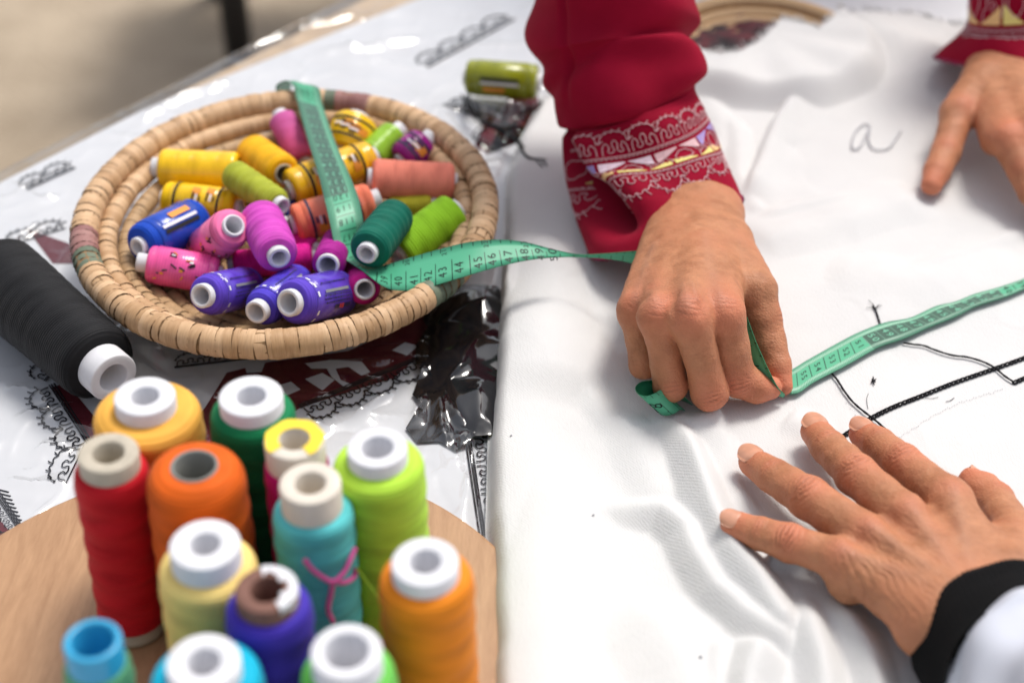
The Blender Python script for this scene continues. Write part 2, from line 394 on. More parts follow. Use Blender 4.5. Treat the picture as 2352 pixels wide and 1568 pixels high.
def fabric_z(X, Y):
    X = np.asarray(X, float); Y = np.asarray(Y, float)
    z = .0095+.0016*n2(X, Y, 14, 5)+.0009*n2(X, Y, 33, 6)
    wv = .01*n2(X, Y, 22, 61); z = z+.0006*(1-np.abs(n2(X+wv, Y*.7-wv, 26, 62)))**6+.00008*n2(X, Y, 190, 66)
    for pts, kind, h, wr, wl, _ in rp:
        D, Sg, Tt = polydist(X, Y, pts)
        fade = sm(Tt, -.001, .18)*sm(1.001-Tt, 0, .18)
        if kind == 'ridge': wd = np.where(Sg > 0, wr, wl); z = z+h*np.exp(-(D/wd)**2)*fade
        elif kind == 'valley': wd = np.where(Sg > 0, wr, wl); z = z-h*np.exp(-np.abs(D)/wd)*fade*.7
        else:
            up = Sg > 0 if h > 0 else Sg < 0
            hh = abs(h)
            z = z+fade*np.where(up, hh*np.exp(-(D/wr)**2)*(1-np.exp(-D/.003)), -.35*hh*np.exp(-(D/(wl*.5))))
    Xw = X+.0035*n2(X, Y, 24, 91)+.0012*n2(X, Y, 60, 93); Yw = Y+.0035*n2(X, Y, 24, 92)+.0012*n2(X, Y, 60, 94)
    for pts, w_, h_ in rolls_w:
        D, _, Tt = polydist(Xw, Yw, pts); w_ = w_*1.55*(1+.22*n2(X, Y, 20, 90)); q_ = np.sqrt((D/w_)**2+.035)-.187; r_ = .0066+h_*1.08*np.clip(1-q_/.83, 0, 1)**1.15*(.80+.20*np.sin(math.pi*np.clip(Tt, 0, 1)))*(.15+.85*sm(Tt, 0, .36))
        k_ = .0011; hh = np.maximum(k_-np.abs(z-r_), 0)/k_; z = np.maximum(z, r_)+hh*hh*k_*.25
    # draped over the basket's near-right rim
    ra = np.hypot((X-BK[0])/BRX, (Y-BK[1])/BRY); onrim = np.exp(-((ra-1)*BRX/.016)**2)*sm(.715-Y, -.012, .025)*sm(Y, .60, .66)
    z = np.maximum(z, .010+onrim*(RIMZ+.004))
    r2 = np.hypot(X-B2C[0], Y-B2C[1]); z = np.maximum(z, (.008+.020*sm(B2R+.030-r2, 0, .026))+.002*np.sin(9*np.arctan2(Y-B2C[1], X-B2C[0])+1)*np.exp(-((r2-B2R)/.03)**2))
    z = z+.010*np.exp(-((X-.005)/.03)**2)*sm(.72-Y, 0, .1)
    # left margin: a soft folded edge
    ed = X-np.interp(Y, ly, lx)-.0022*(1+n2(X*0+.3, Y, 28, 71))-.0008*n2(X*0+.7, Y, 90, 72)
    r = .0075
    z = z*np.sqrt(np.clip(1-(1-np.clip(ed/r, 0, 1))**2, 0, 1))
    return np.maximum(z, .0012)
st_ = .0013
xs = np.arange(-.03, XR, st_); ys = np.arange(.28, 1.22, st_)
X, Y = np.meshgrid(xs, ys); 
xl = np.interp(Y, ly, lx)
# squeeze the first columns to the left margin so that the edge is clean
edge0 = xl; X = np.where(X < edge0, edge0, X)
yfar = np.interp(X, FAR[:, 0], FAR[:, 1])+.0025*n2(X, Y*0, 400, 2)
Zf = fabric_z(X, Y)
for _ in range(1):
    Zp = np.pad(Zf, 1, mode='edge'); Zf = (Zp[:-2, 1:-1]+Zp[2:, 1:-1]+Zp[1:-1, :-2]+Zp[1:-1, 2:]+2*Zf)/6
drop = np.clip(Y-yfar, 0, 1)
keep = Y < yfar
idx = np.arange(X.size).reshape(X.shape); ny, nx = X.shape
q = keep[:-1, :-1] & (X[:-1, 1:] > X[:-1, :-1]+1e-7)
Fq = np.stack([idx[:-1, :-1][q], idx[:-1, 1:][q], idx[1:, 1:][q], idx[1:, :-1][q]], 1)
used = np.unique(Fq); remap = np.full(X.size, -1); remap[used] = np.arange(len(used))
T = NT('white_cotton'); T.b.inputs['Roughness'].default_value = .9; T.b.inputs['Specular IOR Level'].default_value = .12; T.b.inputs['Sheen Weight'].default_value = .15
c = T.coord(); T.l(T.mix(T.ramp(T.noise(c, 18, 4), .3, .7), (.60, .598, .598), (.645, .64, .635)), T.b.inputs['Base Color'])
wv = T.n('TexWave', Scale=330, Distortion=.6, Detail=2); wv.bands_direction = 'DIAGONAL'; T.l(T.coord('Object', (1, 1, .2)), wv.inputs['Vector'])
wv.inputs['Detail Scale'].default_value = 4
mpw = T.n('Mapping'); mpw.inputs['Rotation'].default_value = (0, 0, math.radians(52)); mpw.inputs['Scale'].default_value = (1, .28, 1); T.l(c, mpw.inputs['Vector'])
T.bump(T.noise(mpw.outputs[0], 1000, 2, .5), .30, .0008); T.bump(T.noise(c, 1500, 2, .5), .2, .0005)
mpt = T.n('Mapping'); mpt.inputs['Rotation'].default_value = (0, 0, math.radians(-40)); T.l(c, mpt.inputs['Vector'])
tw = T.n('TexWave', Scale=250, Distortion=1.2, Detail=1); tw.bands_direction = 'X'; T.l(mpt.outputs[0], tw.inputs['Vector']); tw.inputs['Detail Scale'].default_value = 6
T.bump(T.math('MULTIPLY', tw.outputs['Fac'], T.noise(c, 700, 1)), .20, .0005); M['white_cotton'] = T.m
DX = np.zeros_like(X); DY = np.zeros_like(X)
for pts, kind, h, wr_k, wl_k, lean in rp:
    if kind == 'valley': continue
    D, Sg, Tt = polydist(X, Y, pts); fade = sm(Tt, -.001, .25)*sm(1.001-Tt, 0, .25); k_ = np.clip((Tt*(len(pts)-1)).astype(int), 0, len(pts)-2)
    tg = pts[k_+1]-pts[k_]; tg = tg/np.linalg.norm(tg, axis=-1)[..., None]; nx_, ny_ = tg[..., 1], -tg[..., 0]      # right of travel
    if kind == 'step':
        side = 1 if h > 0 else -1; amt = -side*abs(h)*.0*np.exp(-(D/.011)**2)*(Sg*side > 0)*fade*lean
    else: amt = -h*.35*np.exp(-(D/(wl_k*.8))**2)*fade*(lean-1)
    DX += nx_*amt; DY += ny_*amt
V = np.stack([X+DX, Y+DY, Zf], -1).reshape(-1, 3)[used]
fab = tag(mesh_obj('white_fabric', V, remap[Fq], M['white_cotton']), 'large white cotton fabric spread in folds under the hands', 'fabric')
def on_fab(x, y, lift=.0006, z0=.012):
    p = P(x, y, z0)
    for _ in range(4): p = P(x, y, float(fabric_z(p[0:1], p[1:2])[0]))
    p[2] += lift; return p
# frayed far edge
mb = MB()
for k in range(420):
    x = random.uniform(.02, .40); y = float(np.interp(x, FAR[:, 0], FAR[:, 1])); z = float(fabric_z(np.array([x]), np.array([y-.003]))[0])
    L = random.uniform(.004, .010); dx = random.uniform(-.004, .004)
    mb.tube([(x, y-.003, z), (x+dx*.4, y+L*.5, z+random.uniform(-.001, .002)), (x+dx, y+L, z+random.uniform(-.004, .002))], .00028, 3)
tag(mb.obj('frayed_threads', M['white_cotton'], fab), kind='stuff')

# ================================================================== CLEAR PLASTIC SHEET over the tablecloth
T = NT('clear_plastic_film')
tr = T.n('BsdfTransparent'); tr.inputs[0].default_value = (.97, .975, .98, 1); gl = T.n('BsdfGlossy', Roughness=.06)
lw = T.n('LayerWeight', Blend=.5); fac = T.math('ADD', .085, T.math('MULTIPLY', T.math('POWER', lw.outputs['Facing'], 4.0), .9))
ms = T.n('MixShader'); T.l(fac, ms.inputs[0]); T.l(tr.outputs[0], ms.inputs[1]); T.l(gl.outputs[0], ms.inputs[2]); T.l(ms.outputs[0], T.out.inputs['Surface'])
bp = T.n('Bump', Strength=.12, Distance=.002); T.l(T.noise(T.coord('Object', (1, 1.6, 1)), 60, 3, .5, 1.0), bp.inputs['Height']); T.l(bp.outputs[0], gl.inputs['Normal'])
M['film'] = T.m
creases = [[(690, 925), (712, 985), (760, 1010)], [(918, 896), (860, 940), (798, 993)], [(1000, 890), (1012, 960), (1025, 1060), (1072, 1200)], [(963, 1042), (1040, 1030), (1110, 1005)],
           [(985, 905), (960, 960), (945, 1010)], [(1008, 890), (1040, 960), (1085, 1010)], [(0, 905), (70, 918), (135, 933)], [(70, 1045), (130, 1038), (180, 1036)], [(0, 1102), (60, 1125), (118, 1130), (174, 1120)],
           [(640, 800), (760, 850), (860, 850), (940, 830)], [(20, 980), (110, 960), (190, 930)], [(0, 640), (40, 560), (130, 500)], [(10, 420), (90, 470), (150, 460)], [(300, 300), (420, 230), (560, 190)],
           [(700, 130), (850, 120), (1000, 90)], [(1120, 300), (1180, 260), (1230, 320)], [(1040, 280), (1130, 330), (1210, 370)], [(1000, 250), (1060, 330), (1140, 360)], [(470, 160), (640, 90), (860, 30)],
           [(1090, 1010), (1085, 1100), (1060, 1220)], [(1040, 1010), (1055, 1100), (1090, 1180)]]
ns, nd = 420, 400
ss = np.linspace(-.42, .62, ns); dd = np.concatenate([np.linspace(-.06, -.002, 12), np.linspace(0, .62, nd-12)])
SS, DD = np.meshgrid(ss, dd)
Xp = E0[0]+dE[0]*SS+nE[0]*np.maximum(DD, -.004); Yp = E0[1]+dE[1]*SS+nE[1]*np.maximum(DD, -.004)
def ridged(x, y, s, seed): return 1-np.abs(n2(x+.004*n2(x, y, 60, seed+9), y, s, seed))*2
zp = .0010+.0016*np.clip(ridged(Xp, Yp, 15, 31), -.5, 1)**2+.0024*np.clip(ridged(Xp, Yp, 27, 33), 0, 1)**6+.0013*np.clip(ridged(Xp*1.5, Yp, 40, 34), 0, 1)**8
for cr in creases:
    D, _, Tt = polydist(Xp, Yp, np.array([P(x, y, 0)[:2] for x, y in cr])); zp = zp+.0060*np.exp(-np.abs(D)/.0026)*sm(Tt, 0, .3)*sm(1-Tt, 0, .3)
# crumpled area under the olive spool at the back
back = np.exp(-((Xp-.005)**2+(Yp-.93)**2)/.055**2); zp = zp+back*(.004*np.clip(ridged(Xp, Yp, 40, 41), 0, 1)**3+.001*n2(Xp, Yp, 90, 43)+.002)
xe = np.interp(Yp, ly, lx)
zp = np.where((Xp > xe-.006) & (Yp < .93), np.minimum(zp, .0010), zp)
zp = np.maximum(zp, .0003); zp = np.where(DD < 0, DD*.9-.001+.003*np.sin(SS*90)*np.abs(DD)/.06, zp*sm(DD, -.004, .012)+.0004)
kx = (Xp < .12) & ~((Xp > xe+.02) & (Yp < .9))
idx = np.arange(SS.size).reshape(SS.shape); q = kx[:-1, :-1] & kx[1:, 1:]
Fq = np.stack([idx[:-1, :-1][q], idx[:-1, 1:][q], idx[1:, 1:][q], idx[1:, :-1][q]], 1)
used = np.unique(Fq); rm = np.full(SS.size, -1); rm[used] = np.arange(len(used))
tag(mesh_obj('plastic_sheet', np.stack([Xp, Yp, zp], -1).reshape(-1, 3)[used], rm[Fq][:, ::-1], M['film']), 'clear wrinkled plastic sheet laid over the embroidered tablecloth', 'plastic sheet')

# crumpled black bag between basket and fabric
M['black_film'] = mat('black_film', (.008, .008, .010), .10, .9, 0)
bc = P(1100, 830, .0)
nx_b, ny_b = 7, 11; rb_ = np.random.default_rng(5)
gx, gy = np.meshgrid(np.linspace(-.034, .036, nx_b), np.linspace(-.070, .070, ny_b))
gx = gx+rb_.uniform(-.0045, .0045, gx.shape); gy = gy+rb_.uniform(-.0055, .0055, gy.shape)
mk = np.clip(1-((gx/.036)**2+(gy/.074)**2), 0, 1)**.5; gz = mk*(.007+rb_.uniform(0, 1, gx.shape)**1.5*.013)-.0004
def crumple(gx, gy, gz, it=2):
    """split a coarse crumple into finer sheets so that creases stay sharp but faces bend a little"""
    for _ in range(it):
        up_ = lambda a: np.stack([np.interp(np.linspace(0, a.shape[1]-1, 2*a.shape[1]-1), np.arange(a.shape[1]), r) for r in a])
        f = lambda a: up_(up_(a).T).T
        gx, gy, gz = f(gx), f(gy), f(gz); gz = gz+rb_.normal(0, .00010, gz.shape)*(gz > .001)
    return gx, gy, gz
gx, gy, gz = crumple(gx, gy, gz, 3)
for _ in range(2):
    Zp = np.pad(gz, 1, mode='edge'); gz = (Zp[:-2, 1:-1]+Zp[2:, 1:-1]+Zp[1:-1, :-2]+Zp[1:-1, 2:]+2*gz)/6
V = np.stack([gx+bc[0], gy+bc[1], gz], -1).reshape(-1, 3); nb_ = gx.shape[1]; F = []
for f in grid_faces(nb_, gx.shape[0]): F += ([(f[0], f[1], f[2]), (f[0], f[2], f[3])] if (f[0]//nb_+f[0]) % 3 else [(f[0], f[1], f[3]), (f[1], f[2], f[3])])
tag(mesh_obj('black_plastic_bag', V, F, M['black_film']), 'crumpled shiny black plastic bag between the basket and the white fabric', 'plastic bag')

# ================================================================== COILED BASKET
def straw(name, c1, c2):
    T = NT(name); T.b.inputs['Roughness'].default_value = .55; T.b.inputs['Specular IOR Level'].default_value = .35
    oi = T.n('ObjectInfo').outputs['Random']; c = T.coord('Object', (900, 120, 120))
    f = T.math('ADD', T.math('MULTIPLY', T.noise(c, 1., 3), .6), T.math('MULTIPLY', oi, .5))
    T.l(T.mix(T.ramp(f, .25, .85), c1, c2), T.b.inputs['Base Color']); T.bump(T.noise(T.coord('Object', (2200, 150, 150)), 1., 2), .25, .0003); return T.m
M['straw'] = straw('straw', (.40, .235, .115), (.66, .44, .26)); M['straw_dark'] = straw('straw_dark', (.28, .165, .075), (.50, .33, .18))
M['straw_green'] = straw('straw_green', (.085, .115, .075), (.16, .19, .13)); M['straw_purple'] = straw('straw_purple', (.22, .09, .085), (.36, .19, .17))
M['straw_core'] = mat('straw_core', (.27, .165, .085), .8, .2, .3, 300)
bask = empty('coiled_basket', (BK[0], BK[1], 0), 'round coiled straw basket full of small thread spools', 'basket')
RIMR = .0082
def wrap_mesh(name, r, wdt, m, seed, nb=14):
    rr = random.Random(seed); V = []; nl = 4
    for i in range(nl):
        t = i/(nl-1)-.5; rad = r*(1.0 if i in (1, 2) else .982)
        for k in range(nb):
            a = 2*math.pi*k/nb; V.append((t*wdt*1.02+.0007*math.sin(a+seed), rad*math.cos(a)*(1+.02*rr.uniform(-1, 1)), rad*math.sin(a)))
    me = bpy.data.meshes.new(name); me.from_pydata(V, [], grid_faces(nb, nl, True)); me.materials.append(m)
    me.polygons.foreach_set('use_smooth', np.ones(len(me.polygons), bool)); me.update(); return me
def ell(a, rx, ry): return np.array([BK[0]+rx*math.cos(a), BK[1]+ry*math.sin(a)])
def coil_wraps(rx, ry, z, r, width, parts, ph, mb=None, mats=None):
    var = [wrap_mesh('wrap', r, width*w_, M['straw'], i) for i, w_ in enumerate((1., .66, 1.35, .85))]
    gre = wrap_mesh('wrap', r, width, M['straw_green'], 7); pur = wrap_mesh('wrap', r, width, M['straw_purple'], 8)
    per = 2*math.pi*(rx+ry)/2; s = 0; cnt = 0; rr = random.Random(int(z*1e5))
    while s < per-width*.4:
        i = rr.randrange(4); wd = width*(1., .66, 1.35, .85)[i]; a = (s+wd/2)/per*2*math.pi+ph; s += wd; me = var[i]
        deg = math.degrees(a) % 360
        if parts == 'rim':
            if 318 < deg < 329 or 203.5 < deg < 210 or 82 < deg < 86.5: me = gre; 
            elif 193 < deg < 203.5 or 69 < deg < 82: me = pur
        p = ell(a, rx, ry); t = np.array([-rx*math.sin(a), ry*math.cos(a)]); yaw = math.atan2(t[1], t[0])
        if parts:
            o = bpy.data.objects.new('wrap', me); COL.objects.link(o); o.parent = bask
            o.location = (p[0]-BK[0], p[1]-BK[1], z+rr.uniform(-.0003, .0003)); o.rotation_euler = (rr.uniform(0, 6), 0, yaw+rr.uniform(-.11, .11))
            sc = rr.uniform(.97, 1.04); o.scale = (1, sc, sc); cnt += 1
        else:
            Vl = np.array([v.co[:] for v in me.vertices]); cy, sy = math.cos(yaw), math.sin(yaw); sc = rr.uniform(.95, 1.05)
            W = np.stack([Vl[:, 0]*cy-Vl[:, 1]*sc*sy+p[0], Vl[:, 0]*sy+Vl[:, 1]*sc*cy+p[1], Vl[:, 2]*sc+z+rr.uniform(-.0004, .0004)], -1)
            mb.add(W, [tuple(f.vertices) for f in me.polygons])
    return cnt
def coil_core(rx, ry, z, r, mb):
    a = np.linspace(0, 2*math.pi, 121); mb.tube(np.stack([BK[0]+rx*np.cos(a), BK[1]+ry*np.sin(a), np.full(121, z)], -1), r, 8, cap=False)
mbc = MB(); mbs = MB()
coil_wraps(BRX, BRY, RIMZ, RIMR, .0047, 'rim', 0); coil_core(BRX, BRY, RIMZ, RIMR*.955, mbc)
coil_wraps(BRX-.0115, BRY-.0115, RIMZ-.0075, .0062, .0060, 'coil', .3); coil_core(BRX-.0115, BRY-.0115, RIMZ-.0075, .0056, mbc)
for k, (dr, z) in enumerate(((.0215, .0245), (.031, .0175), (.041, .0125), (.052, .0095), (.063, .0085), (.074, .008), (.085, .008), (.096, .008), (.107, .008))):
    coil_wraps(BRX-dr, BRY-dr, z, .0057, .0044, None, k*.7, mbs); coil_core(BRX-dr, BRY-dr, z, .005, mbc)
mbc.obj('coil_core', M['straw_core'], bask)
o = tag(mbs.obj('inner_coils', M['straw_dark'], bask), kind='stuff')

# ================================================================== THREAD SPOOLS
def frame_rot(A, B):
    z = nrm(A-B); x = CP-(A+B)/2; x = nrm(x-z*(x@z)); y = np.cross(z, x)
    return Matrix((tuple((x[i], y[i], z[i]) for i in range(3)))).to_euler()
def rot_empty(name, A, B, label, cat, group):
    return empty(name, B, label, cat, group, frame_rot(np.asarray(A), np.asarray(B)))
def cyl_patch(r, z0, z1, a0, a1, n=10):
    V = []; 
    for i in range(n+1):
        a = a0+(a1-a0)*i/n
        V += [(r*math.cos(a), r*math.sin(a), z0), (r*math.cos(a), r*math.sin(a), z1)]
    return V, [(2*i, 2*i+2, 2*i+3, 2*i+1) for i in range(n)]
def cyl_line(r, pts, w):           # pts (z, angle)
    pts = np.array(pts, float); Q = spline(pts, len(pts)*3) if len(pts) > 2 else pts
    return np.stack([r*np.cos(Q[:, 1]), r*np.sin(Q[:, 1]), Q[:, 0]], -1), w
def tube_core(L0, L1, ro, ri, dep=None):
    b = min(.0008, (ro-ri)*.3)
    prof = [(ro*.98, L0), (ro, L0+b), (ro, L1-b), (ro-b*.4, L1-b*.3), (ro-b, L1), (ri+b, L1), (ri+b*.3, L1-b*.4), (ri, L1-b), (ri*.96, L0+.001), (0.0002, L0+.001)]
    return lathe(prof, 36)
def small_spool(A, B, r, col, label, group, style=None, core='white_plastic', tip=.0035, taper=.06, ridge=0, film=0, col2=None, stripe=None, hole=.62, crf=.52):
    A = np.asarray(A); B = np.asarray(B); L = float(np.linalg.norm(A-B)); rt = rot_empty('thread_spool', A, B, label, 'thread spool', group)
    rb = r*(1+taper*.5); ra = r*(1-taper*.5); z0, z1 = .002, L-tip
    prof = [(r*crf*.9, z0+.001)]
    for t in np.linspace(0, 1, 8): prof.append((rb-.0035*(1-math.sin(t*math.pi/2)), z0+.0035*(1-math.cos(t*math.pi/2))))
    zz = np.linspace(z0+.005, z1-.005, 60)
    for z in zz:
        f = (z-z0)/(z1-z0); rr_ = rb+(ra-rb)*f
        if ridge: rr_ += ridge*math.sin(z*2*math.pi/.0062)
        prof.append((rr_+.00012*math.sin(z*3111), z))
    for t in np.linspace(0, 1, 8): prof.append((ra-.0035*(1-math.cos(t*math.pi/2)), z1-.0035*(1-math.sin(t*math.pi/2))))
    prof.append((r*crf*.9, z1-.0004))
    V, F = lathe(prof, 36, .006, r*1e4); mesh_obj('thread', V, F, thread_mat(col, film=film, col2=col2), rt, local=True)
    V, F = tube_core(0, L, r*crf, r*crf*hole); mesh_obj('core', V, F, M[core], rt, local=True)
    if style:
        lab_r = r*1.0+.0007
        a_, b_ = z0+(z1-z0)*.14, z0+(z1-z0)*.86
        def lr(z): return rb+(ra-rb)*(z-z0)/(z1-z0)+.0006
        V, F = lathe([(lr(a_)-.0004, a_-.0003), (lr(a_), a_), (lr(b_), b_), (lr(b_)-.0004, b_+.0003)], 40)
        lb = mesh_obj('label', V, F, thread_mat(col, film=1, col2=col2), rt, local=True)
        mb = MB(); mats = [M['dark_ink'], M['grey_ink'], M['white_ink'], M['orange_ink'], M['red_ink'], M['black_ink']]
        zc = (a_+b_)/2; rad = max(lr(a_), lr(b_))+.0004; rnd = random.Random(label)
        if style in ('stripes', 'navy'):
            k = 5 if style == 'stripes' else 0
            for z in (a_+.003, b_-.003): V, F = cyl_patch(lr(z)+.0003, z-.0008, z+.0008, 0, 2*math.pi, 36); mb.add(V, F, k)
            for j in range(3):
                zz_ = a_+.008+j*(b_-a_-.016)/2; aa = rnd.uniform(-.7, .7)
                V, F = cyl_patch(rad, zz_-.002, zz_+.003, aa-.1, aa+.35, 4); mb.add(V, F, 3)
                for q in range(3): V, F = cyl_patch(rad+.0001, zz_-.003+q*.0022, zz_-.0018+q*.0022, aa-.5, aa-.5+.3+.1*q, 3); mb.add(V, F, k if q != 1 else 2)
        if style == 'text':
            V, F = cyl_patch(rad, zc-.012, zc+.010, .10, .22, 3); mb.add(V, F, 1)
            for row in (-.35, -.2, -.05, .5):
                z = a_+.004
                while z < b_-.006:
                    wz = rnd.uniform(.0008, .0022); V, F = cyl_patch(rad, z, z+wz, row, row+.07, 2); mb.add(V, F, 0); z += wz+.0008
            for j in range(7): V, F = cyl_patch(rad, a_+.004+j*.0022, a_+.0055+j*.0022, -.62-.03*(j % 2), -.44, 3); mb.add(V, F, 4 if j in (3, 4) else 0)
            for j in range(14):
                aa = j*.42; V, F = cyl_patch(lr(b_)+.0003, b_-.002, b_-.0004, aa, aa+.22, 3); mb.add(V, F, 2)
        if style == 'marks':
            for j in range(5):
                zz_ = a_+.004+j*(b_-a_-.008)/4; aa = (-.55, .35, -.15, .6, -.4)[j]
                for q in range(3):
                    z_, a2 = zz_+rnd.uniform(-.003, .003), aa+rnd.uniform(-.35, .35); p, w_ = cyl_line(rad-.0002, [(z_, a2), (z_+rnd.uniform(.001, .004), a2+rnd.uniform(-.2, .2))], .00045); mb.tube(p, w_, 4, 5 if q else 3)
                V, F = cyl_patch(rad, zz_-.001, zz_+.001, aa-.02, aa+.1, 2); mb.add(V, F, 2 if j % 2 else 3)
        if style == 'bar':
            V, F = cyl_patch(rad, zc-.014, zc+.014, -.05, .12, 3); mb.add(V, F, 5)
            V, F = cyl_patch(rad, zc-.014, zc+.014, .2, .34, 3); mb.add(V, F, 2)
            V, F = cyl_patch(rad, zc-.012, zc+.004, .5, .8, 3); mb.add(V, F, 3)
        mb.obj('label_print', None, lb, local=True, mats=mats, smooth=False)
    return rt
def Z1(x, y): return 98+x*.4792, 147+y*.4792
YEL = srgb(246, 196, 20); GB = 'small thread spools heaped in the straw basket'
def bs(ax, ay, az, bx, by, bz, wpx, col, label, L=None, **k):
    A = P(*Z1(ax, ay), az); B = P(*Z1(bx, by), bz)
    if L:
        d = nrm(P(*Z1(bx, by), 0)-CP); q = CP-A; bq = d@q; disc = bq*bq-(q@q-L*L)
        if disc > 0: B = CP+d*(-bq+math.sqrt(disc))
        B[2] = max(B[2], .012)
    return small_spool(A, B, 1.12*wpx*.4792/2/PXM(A), col, label, GB, **k)
bs(525, 497, .036, 955, 520, .033, 170, YEL, 'long bright yellow spool nearest the left back wall of the basket', tip=.005, film=1)
bs(1160, 528, .044, 1000, 420, .028, 165, srgb(240, 178, 20), 'plain golden yellow spool with open cardboard core, left of the tape', L=.053, core='beige_card', tip=.001, hole=.8)
bs(1130, 232, .044, 1262, 480, .024, 125, srgb(222, 90, 140), 'slim pink and magenta shaded spool leaning on the back rim', col2=srgb(196, 100, 170), tip=.004)
bs(1518, 245, .046, 1440, 440, .030, 190, YEL, 'yellow spool with printed label standing behind the tape at the back', style='stripes', film=1)
bs(1722, 305, .040, 1560, 460, .030, 140, srgb(150, 200, 50), 'shiny light green spool at the back right of the basket', tip=.006, film=1)
bs(1868, 345, .040, 1710, 478, .030, 150, srgb(150, 30, 130), 'purple spool with dark stripe at the back right rim', style='navy', tip=.006)
bs(1556, 548, .040, 1985, 572, .034, 172, srgb(250, 140, 118), 'large plain salmon pink spool on the right side of the basket', tip=.003, taper=.02)
bs(1152, 685, .048, 900, 520, .034, 132, srgb(168, 176, 55), 'olive green spool with open white core beside the yellow spools', L=.053, ridge=.00025, tip=.004, crf=.6)
bs(572, 640, .030, 950, 695, .028, 150, YEL, 'yellow spool with two black stripes left of the olive spool', style='stripes', tip=.002)
bs(830, 600, .024, 1000, 640, .022, 110, srgb(240, 190, 20), 'yellow spool mostly buried under the olive spool')
bs(1600, 440, .040, 1170, 610, .036, 165, srgb(240, 185, 25), 'yellow spool with black printed stripes lying under the tape', style='stripes', film=1)
bs(1270, 430, .026, 1370, 470, .022, 120, srgb(240, 190, 25), 'yellow spool mostly hidden behind the tape')
bs(1615, 640, .036, 1190, 772, .030, 158, srgb(248, 130, 100), 'salmon spool with purple printed bands lying under the tape', style='navy', tip=.005)
bs(1550, 912, .054, 1700, 715, .034, 178, srgb(4, 100, 82), 'dark green ridged spool with open white core beside the tape bend', L=.053, ridge=.0003, tip=.004, taper=-.05)
bs(1998, 690, .040, 1700, 915, .026, 185, srgb(150, 205, 40), 'lime green spool right of the dark green one', tip=.003)
bs(1890, 665, .028, 1640, 690, .026, 90, srgb(190, 180, 50), 'olive yellow spool mostly hidden behind the dark green one', tip=.003)
bs(452, 880, .040, 750, 735, .034, 190, srgb(20, 70, 180), 'bright blue spool with printed label at the left of the basket', L=.053, style='bar', tip=.003, crf=.45)
bs(918, 772, .058, 770, 900, .026, 175, srgb(246, 120, 170), 'pink spool with its open white core turned up to the viewer', L=.053, style='marks', tip=.0025, crf=.56, hole=.74)
bs(1135, 932, .052, 1040, 730, .034, 188, srgb(205, 75, 185), 'orchid violet ridged spool in the middle of the heap', L=.053, ridge=.0003, tip=.004)
bs(452, 948, .036, 860, 1015, .026, 160, srgb(240, 90, 160), 'pink spool with printed label lying along the left rim', style='marks', tip=.006, film=1, taper=-.04)
bs(885, 965, .022, 1310, 925, .022, 125, srgb(225, 25, 150), 'hot magenta spool buried under the violet one')
bs(1365, 967, .044, 1425, 850, .030, 150, srgb(165, 30, 140), 'small dark magenta spool with dark open core beside the tape bend', L=.053, tip=.003, crf=.66, hole=.72)
PUR = srgb(92, 66, 190)
bs(758, 1112, .046, 1000, 1065, .026, 178, PUR, 'purple blue spool at the front, leftmost of the three', L=.053, style='text', tip=.004, crf=.6, hole=.7)
bs(1020, 1192, .040, 1240, 1030, .026, 165, srgb(78, 62, 190), 'purple blue spool at the front, middle and lowest of the three', L=.053, style='text', tip=.005, crf=.62, hole=.72)
bs(1175, 1146, .048, 1440, 1092, .032, 200, PUR, 'purple blue spool with grey bar on its label, rightmost of the three at the front', L=.053, style='text', tip=.004, crf=.6, hole=.7)
bs(1545, 1082, .036, 1490, 990, .024, 150, srgb(190, 25, 130), 'magenta spool under the tape at the front right', L=.053, tip=.002, crf=.6, hole=.75)
bs(1150, 770, .026, 1215, 700, .022, 120, srgb(30, 40, 110), 'navy blue spool barely showing between orchid and salmon spools')
bs(770, 735, .030, 700, 790, .024, 120, srgb(120, 40, 30), 'brown red spool end showing behind the bright blue spool', core='brown_card', crf=.7)
bs(1330, 890, .018, 1180, 860, .018, 110, srgb(215, 30, 150), 'magenta spool deep in the heap under the salmon one')
bs(1690, 930, .018, 1800, 850, .018, 110, srgb(60, 110, 30), 'dark green spool deep under the lime one')

# big black cone lying on its side, its white tip toward the viewer
A = P(262, 868, .024); B = P(20, 655, .026); B = A+(B-A)*1.12
rt = rot_empty('thread_cone', A, B, 'large black thread cone lying on its side left of the basket', 'thread cone', None); L = float(np.linalg.norm(A-B))
prof = [(.008, 0), (.0235, .001), (.0250, .004)]+[(.0250-.0035*t+.0001*math.sin(t*300), .006+(L-.024)*t) for t in np.linspace(0, 1, 60)]+[(.0205, L-.0150), (.0180, L-.0135), (.012, L-.0125)]
V, F = lathe(prof, 56, .004, 2); mesh_obj('thread', V, F, thread_mat((.008, .008, .0095)), rt, local=True)
V, F = tube_core(L-.04, L, .0138, .008); mesh_obj('core', V, F, M['white_plastic'], rt, local=True)
# olive spool lying at the back
A = P(1245, 190, .018); B = P(1066, 176, .018)
small_spool(A, B, .0125, srgb(140, 145, 25), 'olive green shiny spool lying on the plastic behind the basket', None, style='bar', film=1, taper=0, tip=.003)
# tangle of black thread under the olive spool
mb = MB()
for a in range(5):
    pts = [P(x+random.uniform(-14, 14), y+random.uniform(-12, 12), .008+random.uniform(0, .004)) for x, y in ((1062, 215), (1085, 250), (1110, 280), (1150, 300), (1185, 325), (1215, 350), (1245, 375))]
    mb.tube(spline(pts, 40), .0006, 5)
for a in range(3):
    pts = [P(x+random.uniform(-10, 10), y+random.uniform(-8, 8), .009) for x, y in ((1240, 240), (1200, 265), (1160, 300), (1120, 290), (1090, 320), (1130, 345))]
    mb.tube(spline(pts, 40), .0005, 5)
tag(mb.obj('thread_tangle', M['black_cotton']), 'loose tangle of black thread below the olive spool', 'thread')

